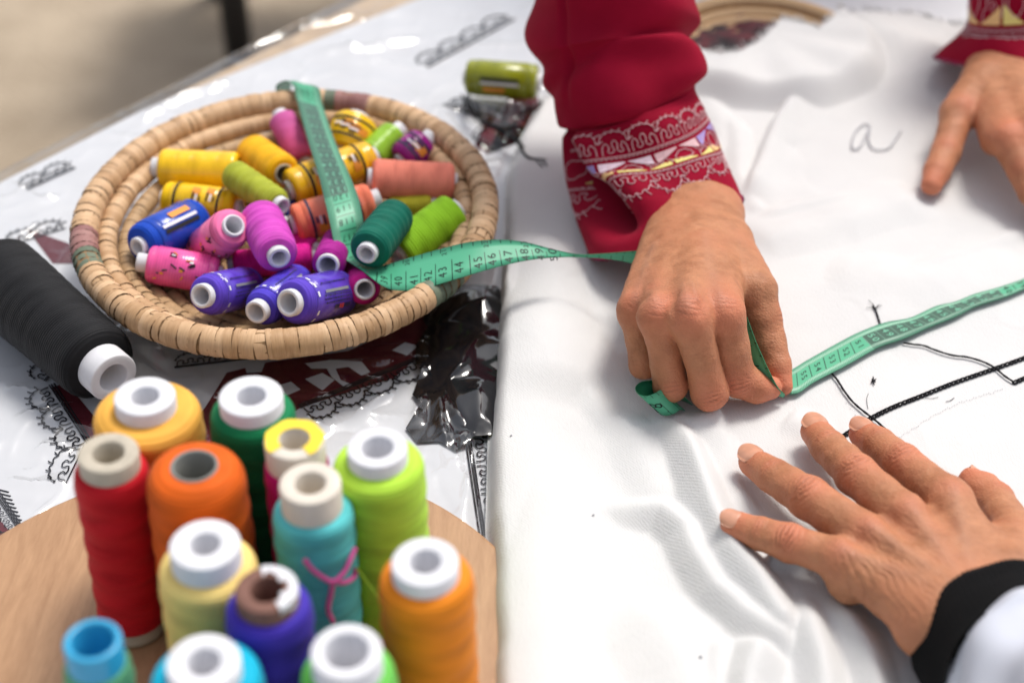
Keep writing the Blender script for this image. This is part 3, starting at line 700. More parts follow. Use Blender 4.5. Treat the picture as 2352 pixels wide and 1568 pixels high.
# standing cones on the board
GC = 'thread cones standing on the round board'
def cone(cx, cy, ringpx, bodypx, col, label, core='white_plastic', ztop=.115, caph=.007, hole=.45, flush=False, foot=True, flare=1.08):
    top = P(cx, cy, ztop); s = PXM(top); rr_ = ringpx/s/2; rb = bodypx/s/2
    dep = (top-CP)@_f; base = np.array([top[0]*1.0, top[1], BZ+.0006])
    nat = proj(base); want = cx+.07*(nat[1]-cy); bx = .45*want+.55*nat[0]
    base[0] = (bx-1176)/FP*((base-CP)@_f)
    rt = rot_empty('thread_cone', top, base, label, 'thread cone', GC); L = float(np.linalg.norm(top-base))
    z1 = L-caph; rs = rb*1.0; z0 = .006
    prof = [(rr_*.6, z0), (rs*flare-.002, z0), (rs*flare, z0+.003)]
    n = 70; sh = .008 if not flush else .013
    for t in np.linspace(0, 1, n):
        z = z0+.004+(z1-sh-z0-.004)*t; prof.append((rs*(flare+(1-flare)*t)+.00018*math.sin(z*2600)+.0003*math.sin(z*420+cx), z))
    rin = rr_*.96
    for t in np.linspace(.08, 1, 12):
        a = t*math.pi/2; prof.append((rin+(rs-rin)*max(0, math.cos(a))**.72, z1-sh+sh*math.sin(a)**.72))
    V, F = lathe(prof, 56, .005, cx); mesh_obj('thread', V, F, thread_mat(col), rt, local=True)
    V, F = tube_core(.004, L, rr_, rr_*hole); mesh_obj('core', V, F, M[core], rt, local=True)
    if foot:
        V, F = lathe([(rs*flare*.75, 0), (rs*flare*.93, .0004), (rs*flare*.95, .003), (rs*flare*.9, .0075)], 40); mesh_obj('foot', V, F, M['cream_plastic' if core != 'beige_card' else 'beige_card'], rt, local=True)
    return rt, top, base, rs
cone(332, 908, 140, 250, srgb(232, 172, 74), 'fat amber yellow thread cone with white ring, back left of the board', flare=1.05)
cone(576, 908, 148, 198, srgb(8, 118, 72), 'dark green thread cone with white ring, back middle of the board')
rt, top, *_ = cone(676, 1008, 140, 152, srgb(190, 16, 122), 'magenta thread cone with torn yellow paper on its cream top', 'cream_plastic', caph=.012, hole=.5)
rr_ = 140/PXM(top)/2; L = rt.children[0].data.vertices[0].co.z
Lc = float(np.linalg.norm(np.asarray(top)-np.asarray(rt.location)))
V = []; nseg = 30
for i in range(nseg+1):
    a = .45+i/nseg*4.9; V += [(rr_*.52*math.cos(a), rr_*.52*math.sin(a), Lc+.0004), (rr_*(.97-.03*math.sin(7*a))*math.cos(a), rr_*(.97-.03*math.sin(7*a))*math.sin(a), Lc+.0004)]
mesh_obj('paper_label', V, [(2*i, 2*i+1, 2*i+3, 2*i+2) for i in range(nseg)], M['yellow_paper'], rt, local=True, smooth=False)
cone(866, 1026, 140, 216, srgb(178, 222, 70), 'lime green thread cone with white ring, back right of the board', hole=.52, flare=1.0)
cone(248, 1038, 139, 172, srgb(190, 16, 32), 'tall red thread cone with beige cardboard top, left of the board', 'beige_card', caph=.008, hole=.52, flare=1.0)
cone(446, 1068, 110, 230, srgb(212, 92, 16), 'rust orange thread cone with thin grey core, between red and cyan cones', 'grey_core', caph=.0006, hole=.86, flush=True)
rtc, tc, bcn, rsc = cone(712, 1108, 143, 190, srgb(92, 196, 200), 'light cyan thread cone with tall cream cap and pink yarn', 'cream_plastic', caph=.013, hole=.5, flare=1.02)
cone(470, 1248, 163, 230, srgb(244, 212, 128), 'pale yellow thread cone with white ring, middle of the board', caph=.010, hole=.42, flare=1.02)
VC = cone(612, 1352, 146, 200, srgb(66, 48, 168), 'violet blue thread cone with torn brown cardboard top', 'brown_card', caph=.007, hole=.52, flare=1.02)
cone(976, 1288, 157, 222, srgb(228, 132, 26), 'orange thread cone with white ring, right edge of the board', hole=.46, flare=1.04)
cone(212, 1468, 132, 156, srgb(92, 160, 118), 'sage green thread cone with bright blue cap, front left corner', 'blue_plastic', caph=.012, hole=.74)
cone(467, 1518, 171, 260, srgb(10, 168, 200), 'turquoise thread cone with white ring, front edge of the photo')
cone(795, 1493, 166, 222, srgb(108, 196, 84), 'apple green thread cone with wide open white cap, front edge of the photo', caph=.010, hole=.62)
rtv, tv = VC[0], VC[1]; rv = 146/PXM(tv)/2; Lv = float(np.linalg.norm(np.asarray(tv)-np.asarray(rtv.location))); V = []
for i in range(31):
    a = .35+i/30*2.9; ri_ = .62+.10*math.sin(5*a)+.05*math.sin(11*a); V += [(rv*ri_*math.cos(a), rv*ri_*math.sin(a), Lv+.0004), (rv*.985*math.cos(a), rv*.985*math.sin(a), Lv+.0004), (rv*1.012*math.cos(a), rv*1.012*math.sin(a), Lv-.003-.001*math.sin(9*a))]
mesh_obj('torn_paper', V, [q for i in range(30) for q in ((3*i, 3*i+1, 3*i+4, 3*i+3), (3*i+1, 3*i+2, 3*i+5, 3*i+4))], M['white_plastic'], rtv, local=True, smooth=False)
# pink yarn tied round the cyan cone
def on_cyl(px, py):
    ax = np.asarray(tc)-np.asarray(bcn); best = None
    for wy in np.linspace(tc[1]-rsc*1.03, tc[1]+rsc*.4, 160):
        p = Py(px, py, wy); t = ((p-bcn)@nrm(ax)); q = bcn+nrm(ax)*t; d = np.linalg.norm(p-q)
        if d < rsc*1.025+.0006: return p
    return Py(px, py, tc[1]-rsc*.6)
def z2(x, y): return x*.5, 784+y*.5
mb = MB()
for ln in ([(1400, 1000), (1430, 1040), (1480, 1080), (1530, 1100), (1580, 1060), (1610, 1000), (1632, 945)], [(1530, 1100), (1580, 1105), (1625, 1080), (1634, 1040)], [(1530, 1100), (1520, 1160), (1508, 1230), (1530, 1285)]):
    mb.tube(spline([on_cyl(*z2(x, y)) for x, y in ln], 30), .0011, 7)
mb.obj('yarn_tie', M['pink_yarn'], None)
o = bpy.data.objects['yarn_tie']; tag(o, 'pink yarn tied round the light cyan thread cone', 'yarn')
# thread tail of the lime cone
mb = MB(); mb.tube(spline([Py(*z2(x, y), .40) for x, y in ((1640, 1040), (1690, 1110), (1745, 1190))], 20), .00045, 5); tag(mb.obj('thread_end', M['straw'], None), 'loose lime thread end hanging beside the cyan cone', 'thread')
o = bpy.data.objects['thread_end']; o.data.materials[0] = thread_mat(srgb(178, 222, 70))

# ================================================================== TAPE MEASURE
def tape_mat(name, style, darkc):
    T = NT(name); T.b.inputs['Roughness'].default_value = .38; T.b.inputs['Specular IOR Level'].default_value = .4
    uv = T.n('UVMap').outputs[0]; sx = T.n('SeparateXYZ'); T.l(uv, sx.inputs[0]); u, v = sx.outputs[0], sx.outputs[1]
    lite = srgb(80, 168, 131); dk = srgb(58, 92, 78); line = srgb(22, 60, 46)
    fr = T.math('FRACT', u); cm = T.math('LESS_THAN', T.math('ABSOLUTE', T.math('SUBTRACT', fr, .5)), .03)
    mm = T.math('LESS_THAN', T.math('FRACT', T.math('MULTIPLY', u, 10)), .42)
    if style == 'wide':
        body = lite; reg = T.math('LESS_THAN', v, .60)
        c = T.mix(T.math('MULTIPLY', cm, reg), body, line)
        half = T.math('MULTIPLY', T.math('LESS_THAN', T.math('ABSOLUTE', T.math('SUBTRACT', T.math('FRACT', T.math('MULTIPLY', u, 1.575)), .5)), .05), T.math('GREATER_THAN', v, .86))
        c = T.mix(half, c, line)
    else:
        cell = T.math('MULTIPLY', T.math('GREATER_THAN', v, .24), T.math('LESS_THAN', v, .76))
        c = T.mix(cell, T.mix(mm, srgb(110, 178, 145), srgb(74, 128, 102)), dk if darkc else lite)
        c = T.mix(T.math('MULTIPLY', cm, cell), c, line if not darkc else srgb(96, 140, 120))
        if darkc: c = T.mix(T.math('MULTIPLY', T.math('LESS_THAN', v, .24), .55), c, dk)
    T.l(c, T.b.inputs['Base Color']); return T.m
TM = [tape_mat('tape_wide', 'wide', 0), tape_mat('tape_cells', 'cells', 0), tape_mat('tape_dark', 'cells', 1), mat('tape_figures', srgb(24, 44, 38), .5, .3, 0), mat('tape_figures_light', srgb(120, 190, 160), .5, .3, 0), mat('tape_back', srgb(36, 120, 84), .4, .4, .05)]
_glyph = {}
def glyph(ch):
    if ch not in _glyph:
        cu = bpy.data.curves.new('g', 'FONT'); cu.body = ch; cu.size = 1; cu.align_x = 'CENTER'; cu.align_y = 'CENTER'; cu.resolution_u = 3
        o = bpy.data.objects.new('g', cu); COL.objects.link(o); bpy.context.view_layer.update()
        me = bpy.data.meshes.new_from_object(o.evaluated_get(bpy.context.evaluated_depsgraph_get()))
        V = np.array([v.co[:] for v in me.vertices]); F = [tuple(f.vertices) for f in me.polygons]
        bpy.data.objects.remove(o); bpy.data.curves.remove(cu); bpy.data.meshes.remove(me); _glyph[ch] = (V, F)
    return _glyph[ch]
class Ribbon:
    def __init__(s, st, n=160, cmtab=None, flip=1):
        s.L = spline([P(*a) if len(a) == 3 else a for a, b in st], n); s.R = spline([P(*b) if len(b) == 3 else b for a, b in st], n); s.n = n; s.k = len(st)-1
        t = np.linspace(0, s.k, n)
        c = (s.L+s.R)/2; s.arc = np.concatenate([[0], np.cumsum(np.linalg.norm(np.diff(c, axis=0), axis=1))])*100
        if cmtab: a, b = zip(*cmtab); s.cm = np.interp(t, a, b); 
        else: s.cm = s.arc
        if cmtab:   # extrapolate linearly outside the table
            a, b = zip(*cmtab); g0 = (b[1]-b[0])/(a[1]-a[0]); g1 = (b[-1]-b[-2])/(a[-1]-a[-2])
            s.cm = np.where(t < a[0], b[0]+(t-a[0])*g0, np.where(t > a[-1], b[-1]+(t-a[-1])*g1, s.cm))
        d = np.gradient(c, axis=0); nn = np.cross(d, s.R-s.L); nn /= np.linalg.norm(nn, axis=1)[:, None]+1e-12; s.nn = nn*flip
    def at(s, i, v, lift):          # fractional index i, across v
        i = np.clip(i, 0, s.n-1.001); a = np.floor(i).astype(int); f = (i-a)[..., None]
        L = s.L[a]*(1-f)+s.L[a+1]*f; R = s.R[a]*(1-f)+s.R[a+1]*f; N = s.nn[a]*(1-f)+s.nn[a+1]*f
        return L+(R-L)*v[..., None]+N*lift
    def mesh(s, mb, sel, nv=5):
        v = np.linspace(0, 1, nv); b0 = mb.n
        for lift in (.00018, -.00018):
            V = s.at(np.arange(s.n)[:, None]*np.ones(nv), v*np.ones((s.n, 1)), lift).reshape(-1, 3)
            F = grid_faces(nv, s.n)
            if lift < 0: F = [f[::-1] for f in F]
            o = mb.n; mb.v.append(V); mb.f += [tuple(q+o for q in f) for f in F]; mb.n += len(V)
            mb.mi += [(sel(s.cm[f[0]//nv] if False else (s.cm[i]+s.cm[i+1])/2, i/s.n*s.k) if lift > 0 else 5) for i in range(s.n-1) for _ in range(nv-1)]
            mb.uv.append(np.stack([np.repeat(s.cm, nv), np.tile(v, s.n)], -1))
        # edges
        o1 = b0; o2 = b0+s.n*nv
        for col in (0, nv-1):
            for i in range(s.n-1): mb.f.append((o1+i*nv+col, o1+(i+1)*nv+col, o2+(i+1)*nv+col, o2+i*nv+col)); mb.mi.append(5)
    def text(s, mb, cmv, txt, v0, h, mi, turn=1, squeeze=.62):
        """text reads across the tape: its x runs L->R (turn=1) or R->L"""
        order = np.argsort(s.cm); i0 = np.interp(cmv, s.cm[order], np.arange(s.n)[order])
        width = np.linalg.norm(s.R[int(i0)]-s.L[int(i0)])
        step = np.linalg.norm(((s.L+s.R)/2)[min(int(i0)+1, s.n-1)]-((s.L+s.R)/2)[int(i0)])
        for k, ch in enumerate(txt):
            V, F = glyph(ch); x = (V[:, 0]+(k-(len(txt)-1)/2)*squeeze)*h; y = V[:, 1]*h
            v = v0+turn*x/width; i = i0-turn*y/step
            mb.add(s.at(i, v, .00034), F, mi)
tape = empty('tape_measure', P(1500, 600, 0), 'green tape measure running from the basket through the hand across the fabric', 'tape measure')
def Z7(x, y): return 627+x*.3583, 176+y*.3583
def st7(l, lz, r, rz): return ((*Z7(*l), lz), (*Z7(*r), rz))
mb = MB(); mb.uv = []; mt = MB()
# section 1: over the back rim, down into the basket, round the bend and out to the hand
s1 = [st7((30, 130), .036, (120, 75), .034), st7((20, 62), .050, (120, 28), .050), st7((80, 28), .054, (205, 50), .054), st7((130, 60), .054, (292, 75), .054), st7((150, 140), .052, (320, 190), .052), st7((212, 370), .056, (392, 400), .056), st7((288, 620), .059, (482, 610), .059),
      st7((340, 830), .056, (545, 770), .056), st7((372, 970), .051, (575, 910), .050), st7((396, 1070), .046, (585, 1030), .040), st7((450, 1160), .042, (575, 1130), .036), st7((560, 1235), .043, (610, 1195), .037), st7((700, 1340), .043, (700, 1212), .041), st7((800, 1370), .044, (800, 1185), .046),
      st7((950, 1360), .046, (950, 1140), .051), st7((1200, 1290), .050, (1190, 1075), .057), st7((1350, 1245), .051, (1330, 1052), .059), st7((1500, 1205), .051, (1470, 1046), .058), st7((1650, 1175), .050, (1620, 1062), .055), st7((1800, 1160), .048, (1790, 1105), .051), st7((1960, 1158), .045, (1960, 1138), .047), st7((2110, 1165), .043, (2110, 1135), .046), st7((2250, 1185), .042, (2260, 1122), .048), st7((2400, 1225), .040, (2420, 1110), .050)]
R1 = Ribbon(s1, 260)
tl = np.linspace(0, R1.k, R1.n); ctr = proj((R1.L+R1.R)/2)
inv = lambda pts, ax: [(float(tl[np.argmin(np.abs(ctr[:, ax]-q)+1e3*((tl < lo_) | (tl > hi_)))]), cmv) for (q, cmv, lo_, hi_) in pts]
up_t = inv([(Z7(0, 775)[1], 120, 3, 10), (Z7(0, 850)[1], 119, 3, 10), (Z7(0, 930)[1], 118, 3, 10), (Z7(0, 1030)[1], 117, 3, 10), (Z7(0, 240)[1], 129.5, 3, 10)], 1)
up_t.sort(); up_c = Ribbon(s1, 260, up_t)
lo_t = inv([(Z7(x, 0)[0], c_, 11, 22) for x, c_ in ((720, 39), (805, 40), (900, 41), (995, 42), (1097, 43), (1200, 44), (1308, 45), (1408, 46), (1512, 47), (1612, 48), (1708, 49), (1800, 50))], 0)
lo_c = Ribbon(s1, 260, sorted(lo_t))
cut = 10.6
R1.cm = np.where(tl < cut, up_c.cm, lo_c.cm)
# orient the print side to the viewer all along
vn = np.einsum('ij,ij->i', R1.nn, CP-(R1.L+R1.R)/2); R1.nn *= np.where(vn.sum() < 0, -1, 1)
R1.mesh(mb, lambda cm, t: (0 if t > cut else (2 if 120.5 < cm < 130.5 else 1)))
sav = R1.cm.copy()
R1.cm = lo_c.cm
for c_ in range(39, 51): R1.text(mt, c_, str(c_), .30, .0070, 3, 1)
for c_, d in ((39.1, '19'), (40.6, '20'), (43.1, '21'), (45.7, '22'), (48.2, '23')): R1.text(mt, c_, d, .86, .0040, 3, 1)
R1.cm = up_c.cm
for c_ in range(116, 134): R1.text(mt, c_, str(c_), .5, .0056, 4 if 120.5 < c_ < 130.5 else 3, -1, .66)
R1.cm = sav
# section 2: pinched between finger and thumb, then across the fabric to the right
def Z5(x, y): return 1666+x*.2917, 607.6+y*.2917
def f5(x, y, lift): return on_fab(*Z5(x, y), lift)
up2 = [(470, 892), (560, 835), (650, 780), (900, 640), (1060, 560), (1250, 490), (1450, 450), (1650, 360), (1800, 325), (1950, 265), (2130, 215), (2352, 140), (2600, 40)]
lo2 = [(500, 1060), (580, 1042), (700, 960), (950, 830), (1200, 690), (1400, 620), (1600, 530), (1800, 450), (1950, 372), (2060, 335), (2200, 290), (2400, 205), (2650, 110)]
s2 = [(tuple(f5(*a, .0035)), tuple(f5(*b, .0030))) for a, b in zip(lo2, up2)]
class _R(Ribbon):
    def __init__(s, st, n, cmtab=None):
        s.k = len(st)-1; s.n = n; s.L = spline([a for a, b in st], n); s.R = spline([b for a, b in st], n); t = np.linspace(0, s.k, n); c = (s.L+s.R)/2
        s.t = t; s.c = c; s.cm = np.zeros(n); d = np.gradient(c, axis=0); nn = np.cross(d, s.R-s.L); nn /= np.linalg.norm(nn, axis=1)[:, None]; s.nn = nn*np.where((nn*(CP-c)).sum() < 0, -1, 1)
R2 = _R(s2, 160); cx_ = proj(R2.c)[:, 0]
R2.cm = np.interp(cx_, [Z5(x, 0)[0] for x in (515, 615, 725, 840, 950, 1055, 1165, 1275, 1385, 1490, 1600, 1700, 1800, 1905, 2010, 2110, 2220, 2330, 2440, 2550)], [56-i for i in range(20)])
R2.mesh(mb, lambda cm, t: 2 if 40.5 < cm < 50.5 else 1)
for c_ in range(38, 57): R2.text(mt, c_, str(c_), .5, .0062, 4 if 40.5 < c_ < 50.5 else 3, -1, .64)
s2b = [((1690, 735, .046), (1716, 728, .050)), ((1706, 790, .036), (1738, 788, .042)), ((1722, 850, .026), (1766, 850, .033)), ((1760, 895, .018), (1786, 888, .024)), ((1800, 913, .0145), (1803, 906, .017))]
s2b = [(tuple(P(*a)), tuple(P(*b))) for a, b in s2b]
R2b = _R(s2b, 50); R2b.cm = np.linspace(62, 56.5, 50); R2b.mesh(mb, lambda cm, t: 0)
# section 3: the curl that leaves the fist at the left
def Z6(x, y, z): return P(1352+x*.3, 804+y*.3, z)
w3 = Z6(600, 500, .0165)-Z6(440, 350, .0305)
prof3 = [((640, 270), 0.0300), ((560, 238), 0.0300), ((480, 232), 0.0300), ((400, 244), 0.0300), ((358, 285), 0.0305), ((380, 335), 0.0305), ((440, 350), 0.0305), ((500, 332), 0.0310), ((548, 306), 0.0295), ((585, 318), 0.0250)]
s3 = [(tuple(Z6(*p, z)+w3), tuple(Z6(*p, z))) for p, z in prof3]
R3 = _R(s3, 90); R3.nn = R3.nn
# outside of the curl is the printed face: point away from the curl's middle
mid = (R3.c[30:80]).mean(0); R3.nn *= np.sign(np.einsum('ij,ij->i', R3.nn, R3.c-mid))[50]
R3.cm = np.linspace(73.2, 80.4, 90); R3.mesh(mb, lambda cm, t: 0)
for c_ in (77, 78): R3.text(mt, c_+.0, str(c_), .36, .0085, 3, 1)
o = mesh_obj('strip', np.concatenate(mb.v), mb.f, None, tape, mats=TM, mi=mb.mi, uv=np.concatenate(mb.uv))
o = tag(mt.obj('printed_figures', None, tape, mats=TM, smooth=False), kind='stuff')

# ================================================================== stitching and threads on the white fabric
def Zf5(pts, lift): return [f5(x, y, lift) for x, y in pts]
def chain(pts, name, lift=.0010, step=.0031):
    c = spline(Zf5(pts, lift), 400); arc = np.concatenate([[0], np.cumsum(np.linalg.norm(np.diff(c, axis=0), axis=1))]); n = int(arc[-1]/step); mb = MB()
    for k in range(n):
        i = np.searchsorted(arc, (k+.5)*step); i = min(i, 397); p = c[i]; t = nrm(c[i+2]-c[max(0, i-2)]); nn = nrm(np.cross(t, (0, 0, 1)))
        th = np.linspace(0, 2*math.pi, 13); q = [p+t*(.0021*math.cos(a))+nn*(.00095*math.sin(a)*(1-.35*math.cos(a)))+np.array([0, 0, .0004*math.cos(a)]) for a in th]
        mb.tube(q, .00050, 5, cap=False)
    return mb.obj(name, M['black_cotton'], fab)
chain([(880, 1390), (920, 1365), (1100, 1245), (1300, 1140), (1550, 1040), (1800, 940), (2100, 835), (2352, 745), (2500, 690)], 'chain_stitch')
chain([(2270, 940), (2352, 905), (2500, 850)], 'chain_stitch')
def strand(pts, name, r=.00046, n=3, lift=.0009, spread=.00022):
    mb = MB()
    c = spline(Zf5(pts, lift), 70)
    for k in range(n):
        ph = k*2.1; off = np.stack([np.cos(np.linspace(0, 22, 70)+ph), np.sin(np.linspace(0, 22, 70)+ph), np.abs(np.sin(np.linspace(0, 22, 70)+ph))], -1)*spread
        mb.tube(c+off, r, 5)
    return mb.obj(name, M['black_cotton'], fab)
strand([(1400, 632), (1480, 645), (1560, 655), (1650, 690), (1780, 730), (1900, 745), (2020, 780), (2120, 830), (2190, 890), (2265, 940)], 'thread_tail', lift=.0014)
strand([(830, 870), (880, 930), (930, 1010), (1000, 1100), (1080, 1170), (1160, 1230), (1230, 1290), (1285, 1340), (1275, 1350)], 'thread_tail', lift=.0016)
strand([(1220, 490), (1205, 440), (1185, 380), (1160, 335)], 'thread_tuft', .0004, 4)
mb = MB()
for dx, dy in ((-45, -38), (-60, 10), (25, -10), (40, -4), (-25, -20)): mb.tube(spline(Zf5([(1180, 360), (1180+dx*.6, 345+dy*.7), (1180+dx*1.2, 340+dy*1.3)], .0012), 8), .0002, 4)
for a in range(7): x, y = 1165, 925; dx, dy = random.uniform(-22, 22), random.uniform(-38, 38); mb.tube(Zf5([(x-dx, y-dy), (x+random.uniform(-8, 8), y), (x+dx, y+dy)], .001), .00028, 4)
mb.tube(spline(Zf5([(1125, 1020), (1112, 1060), (1115, 1100), (1122, 1140)], .0006), 14), .00013, 4); mb.tube(spline(Zf5([(1570, 1055), (1620, 1060), (1675, 1048)], .0006), 10), .00014, 4); mb.tube(spline(Zf5([(1735, 1085), (1770, 1075), (1800, 1055)], .0006), 10), .00018, 4)
mb.obj('thread_tuft', M['black_cotton'], fab)
# pencil letters and dotted pencil line
M['pencil'] = mat('pencil', (.46, .46, .49), .7, .3, 0)
def Zt(x, y): return on_fab(1519+x*.3542, y*.3542, .0014)
mb = MB(); mb.tube(spline([Zt(x, y) for x, y in ((1345, 850), (1290, 960), (1240, 980), (1238, 920), (1270, 850), (1325, 815), (1350, 840), (1342, 920), (1370, 975), (1430, 985), (1480, 965), (1520, 910), (1552, 860))], 70), .00065, 4)
mb.obj('pencil_letters', M['pencil'], fab)
mb = MB()
for k in range(46):
    t = k/45; x = 1330+t*850; y = 1395-t*400-60*math.sin(t*3.1); a = f5(x+random.uniform(-4, 4), y+random.uniform(-9, 9), .0006); mb.tube([a, a+(.0006, .0003, .0001)], .00016, 4)
for x, y in ((1020, 1190), (1045, 1215), (980, 1140), (950, 1095)): a = f5(x, y, .0006); mb.tube([a, a+(.0004, .0003, 0)], .00022, 4)
tag(mb.obj('pencil_dots', M['pencil'], fab), kind='stuff')
mb = MB()
for x, y, r in ((1607, 1510, .0006), (1361, 1184, .0004), (1172, 1002, .0004)): a = on_fab(x, y, .0004); mb.tube([a, a+(.0009, .0006, .0002)], r, 6)
mb.obj('lint_speck', M['pencil'], fab)

# ================================================================== HANDS (one smooth-blended surface each)
class SDF:
    def __init__(s, lo, hi, h):           # mm
        s.lo = np.asarray(lo, float); s.h = h; s.n = np.ceil((np.asarray(hi)-s.lo)/h).astype(int)+1
        s.ax = [(s.lo[i]+h*np.arange(s.n[i])).astype(np.float32) for i in range(3)]
    def new(s): return np.full(s.n, 50., np.float32)
    def cap(s, D, a, b, ra, rb, k, nv=None, fl=1.):
        a = np.asarray(a, float); b = np.asarray(b, float); R = max(ra, rb)+k+2.5
        i0 = np.clip(np.floor((np.minimum(a, b)-R-s.lo)/s.h).astype(int), 0, s.n); i1 = np.clip(np.ceil((np.maximum(a, b)+R-s.lo)/s.h).astype(int)+1, 0, s.n)
        if (i1 <= i0).any(): return
        X = s.ax[0][i0[0]:i1[0], None, None]-np.float32(a[0]); Y = s.ax[1][None, i0[1]:i1[1], None]-np.float32(a[1]); Z = s.ax[2][None, None, i0[2]:i1[2]]-np.float32(a[2])
        ab = b-a; L2 = ab@ab+1e-9
        t = np.clip((X*np.float32(ab[0])+Y*np.float32(ab[1])+Z*np.float32(ab[2]))/np.float32(L2), 0, 1)
        x, y, z = X-t*np.float32(ab[0]), Y-t*np.float32(ab[1]), Z-t*np.float32(ab[2])
        q = x*x+y*y+z*z
        if nv is not None and fl != 1:
            m = x*np.float32(nv[0])+y*np.float32(nv[1])+z*np.float32(nv[2]); q = q+m*m*np.float32(1/fl**2-1)
        d = np.sqrt(q)-(np.float32(ra)+t*np.float32(rb-ra))
        if fl < 1: d = d*np.float32((1+fl)/2)
        sl = tuple(slice(i0[i], i1[i]) for i in range(3)); D[sl] = smin(D[sl], d, k)
def smin(a, b, k):
    if k <= 0: return np.minimum(a, b)
    h = np.maximum(k-np.abs(a-b), 0)/k
    return np.minimum(a, b)-h*h*h*np.float32(k/6)
def surface_nets(f, lo, h):
    s = f < 0; n = np.array(f.shape)
    c = [(i, j, k) for i in (0, 1) for j in (0, 1) for k in (0, 1)]
    sl = lambda o: tuple(slice(o[d], n[d]-1+o[d]) for d in range(3))
    cnt = sum(s[sl(o)].astype(np.int8) for o in c); act = (cnt > 0) & (cnt < 8); I = np.argwhere(act)
    vals = np.stack([f[I[:, 0]+o[0], I[:, 1]+o[1], I[:, 2]+o[2]] for o in c], 1); acc = np.zeros((len(I), 3)); num = np.zeros(len(I))
    for a in range(8):
        for b in range(a+1, 8):
            oa, ob = np.array(c[a]), np.array(c[b])
            if np.abs(oa-ob).sum() != 1: continue
            va, vb = vals[:, a], vals[:, b]; m = (va < 0) != (vb < 0); t = np.where(m, va/np.where(va == vb, 1, va-vb), 0)
            acc += (oa+t[:, None]*(ob-oa))*m[:, None]; num += m
    V = lo+h*(I+acc/num[:, None]); idm = np.full(act.shape, -1); idm[tuple(I.T)] = np.arange(len(I)); Fs = []
    for ax in range(3):
        u, v = (ax+1) % 3, (ax+2) % 3
        A = [slice(None)]*3; B = [slice(None)]*3; A[ax] = slice(0, -1); B[ax] = slice(1, None)
        e = np.argwhere(s[tuple(A)] != s[tuple(B)]); e = e[(e[:, u] > 0) & (e[:, v] > 0) & (e[:, u] < n[u]-1) & (e[:, v] < n[v]-1)]
        sg = s[tuple(e.T)]
        def cell(du, dv):
            q = e.copy(); q[:, u] += du; q[:, v] += dv; return idm[tuple(q.T)]
        Q = np.stack([cell(-1, -1), cell(0, -1), cell(0, 0), cell(-1, 0)], 1); Q[~sg] = Q[~sg][:, ::-1]; Fs.append(Q)
    return V, np.concatenate(Fs)
T = NT('skin'); b = T.b; b.inputs['Roughness'].default_value = .55; b.inputs['Specular IOR Level'].default_value = .30
b.inputs['Subsurface Weight'].default_value = .10; b.inputs['Subsurface Radius'].default_value = (.010, .0035, .0018); b.inputs['Subsurface Scale'].default_value = .35
at = T.n('Attribute'); at.attribute_name = 'tone'; c = T.coord()
sx = T.n('SeparateColor'); T.l(at.outputs['Color'], sx.inputs[0])
col = T.mix(T.ramp(T.noise(c, 95, 6, .68), .3, .7), (.325, .130, .062), (.515, .235, .122))
col = T.mix(T.ramp(T.noise(c, 32, 3, .5), .45, .75), col, (.50, .20, .105))
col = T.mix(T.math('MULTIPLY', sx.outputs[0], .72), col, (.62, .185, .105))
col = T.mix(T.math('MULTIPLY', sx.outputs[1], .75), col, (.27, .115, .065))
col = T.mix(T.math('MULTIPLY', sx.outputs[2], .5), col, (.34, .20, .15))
sp = T.n('TexVoronoi', Scale=430); T.l(c, sp.inputs['Vector'])
col = T.mix(T.math('MULTIPLY', T.math('LESS_THAN', sp.outputs['Distance'], .16), .25), col, (.33, .15, .08))
T.l(col, b.inputs['Base Color'])
vo = T.n('TexVoronoi', Scale=620, feature='DISTANCE_TO_EDGE'); T.l(T.coord('Object', (1, 1, 1)), vo.inputs['Vector'])
T.bump(T.ramp(vo.outputs['Distance'], 0, .30), .22, .0007); T.bump(T.noise(c, 380, 4, .6), .26, .0012); M['skin'] = T.m
M['nail'] = mat('nail', (.58, .285, .185), .3, .5, .10, 200, coat=.1)
def smooth_mesh(V, F, it, lam=.5):
    e = np.concatenate([F[:, [0, 1]], F[:, [1, 2]], F[:, [2, 3]], F[:, [3, 0]]]); e = np.concatenate([e, e[:, ::-1]])
    deg = np.bincount(e[:, 0], minlength=len(V))[:, None]
    for _ in range(it):
        acc = np.stack([np.bincount(e[:, 0], V[e[:, 1], d], minlength=len(V)) for d in range(3)], -1); V = V+lam*(acc/deg-V)
    return V
def vnorm(V, F):
    n = np.cross(V[F[:, 2]]-V[F[:, 0]], V[F[:, 3]]-V[F[:, 1]]); out = np.stack([np.bincount(F.ravel(), np.repeat(n[:, d], 4), minlength=len(V)) for d in range(3)], -1)
    return out/(np.linalg.norm(out, axis=1)[:, None]+1e-12)
def mm(p): return P(*p)*1000 if len(p) == 3 and abs(p[2]) < 1 else np.asarray(p)
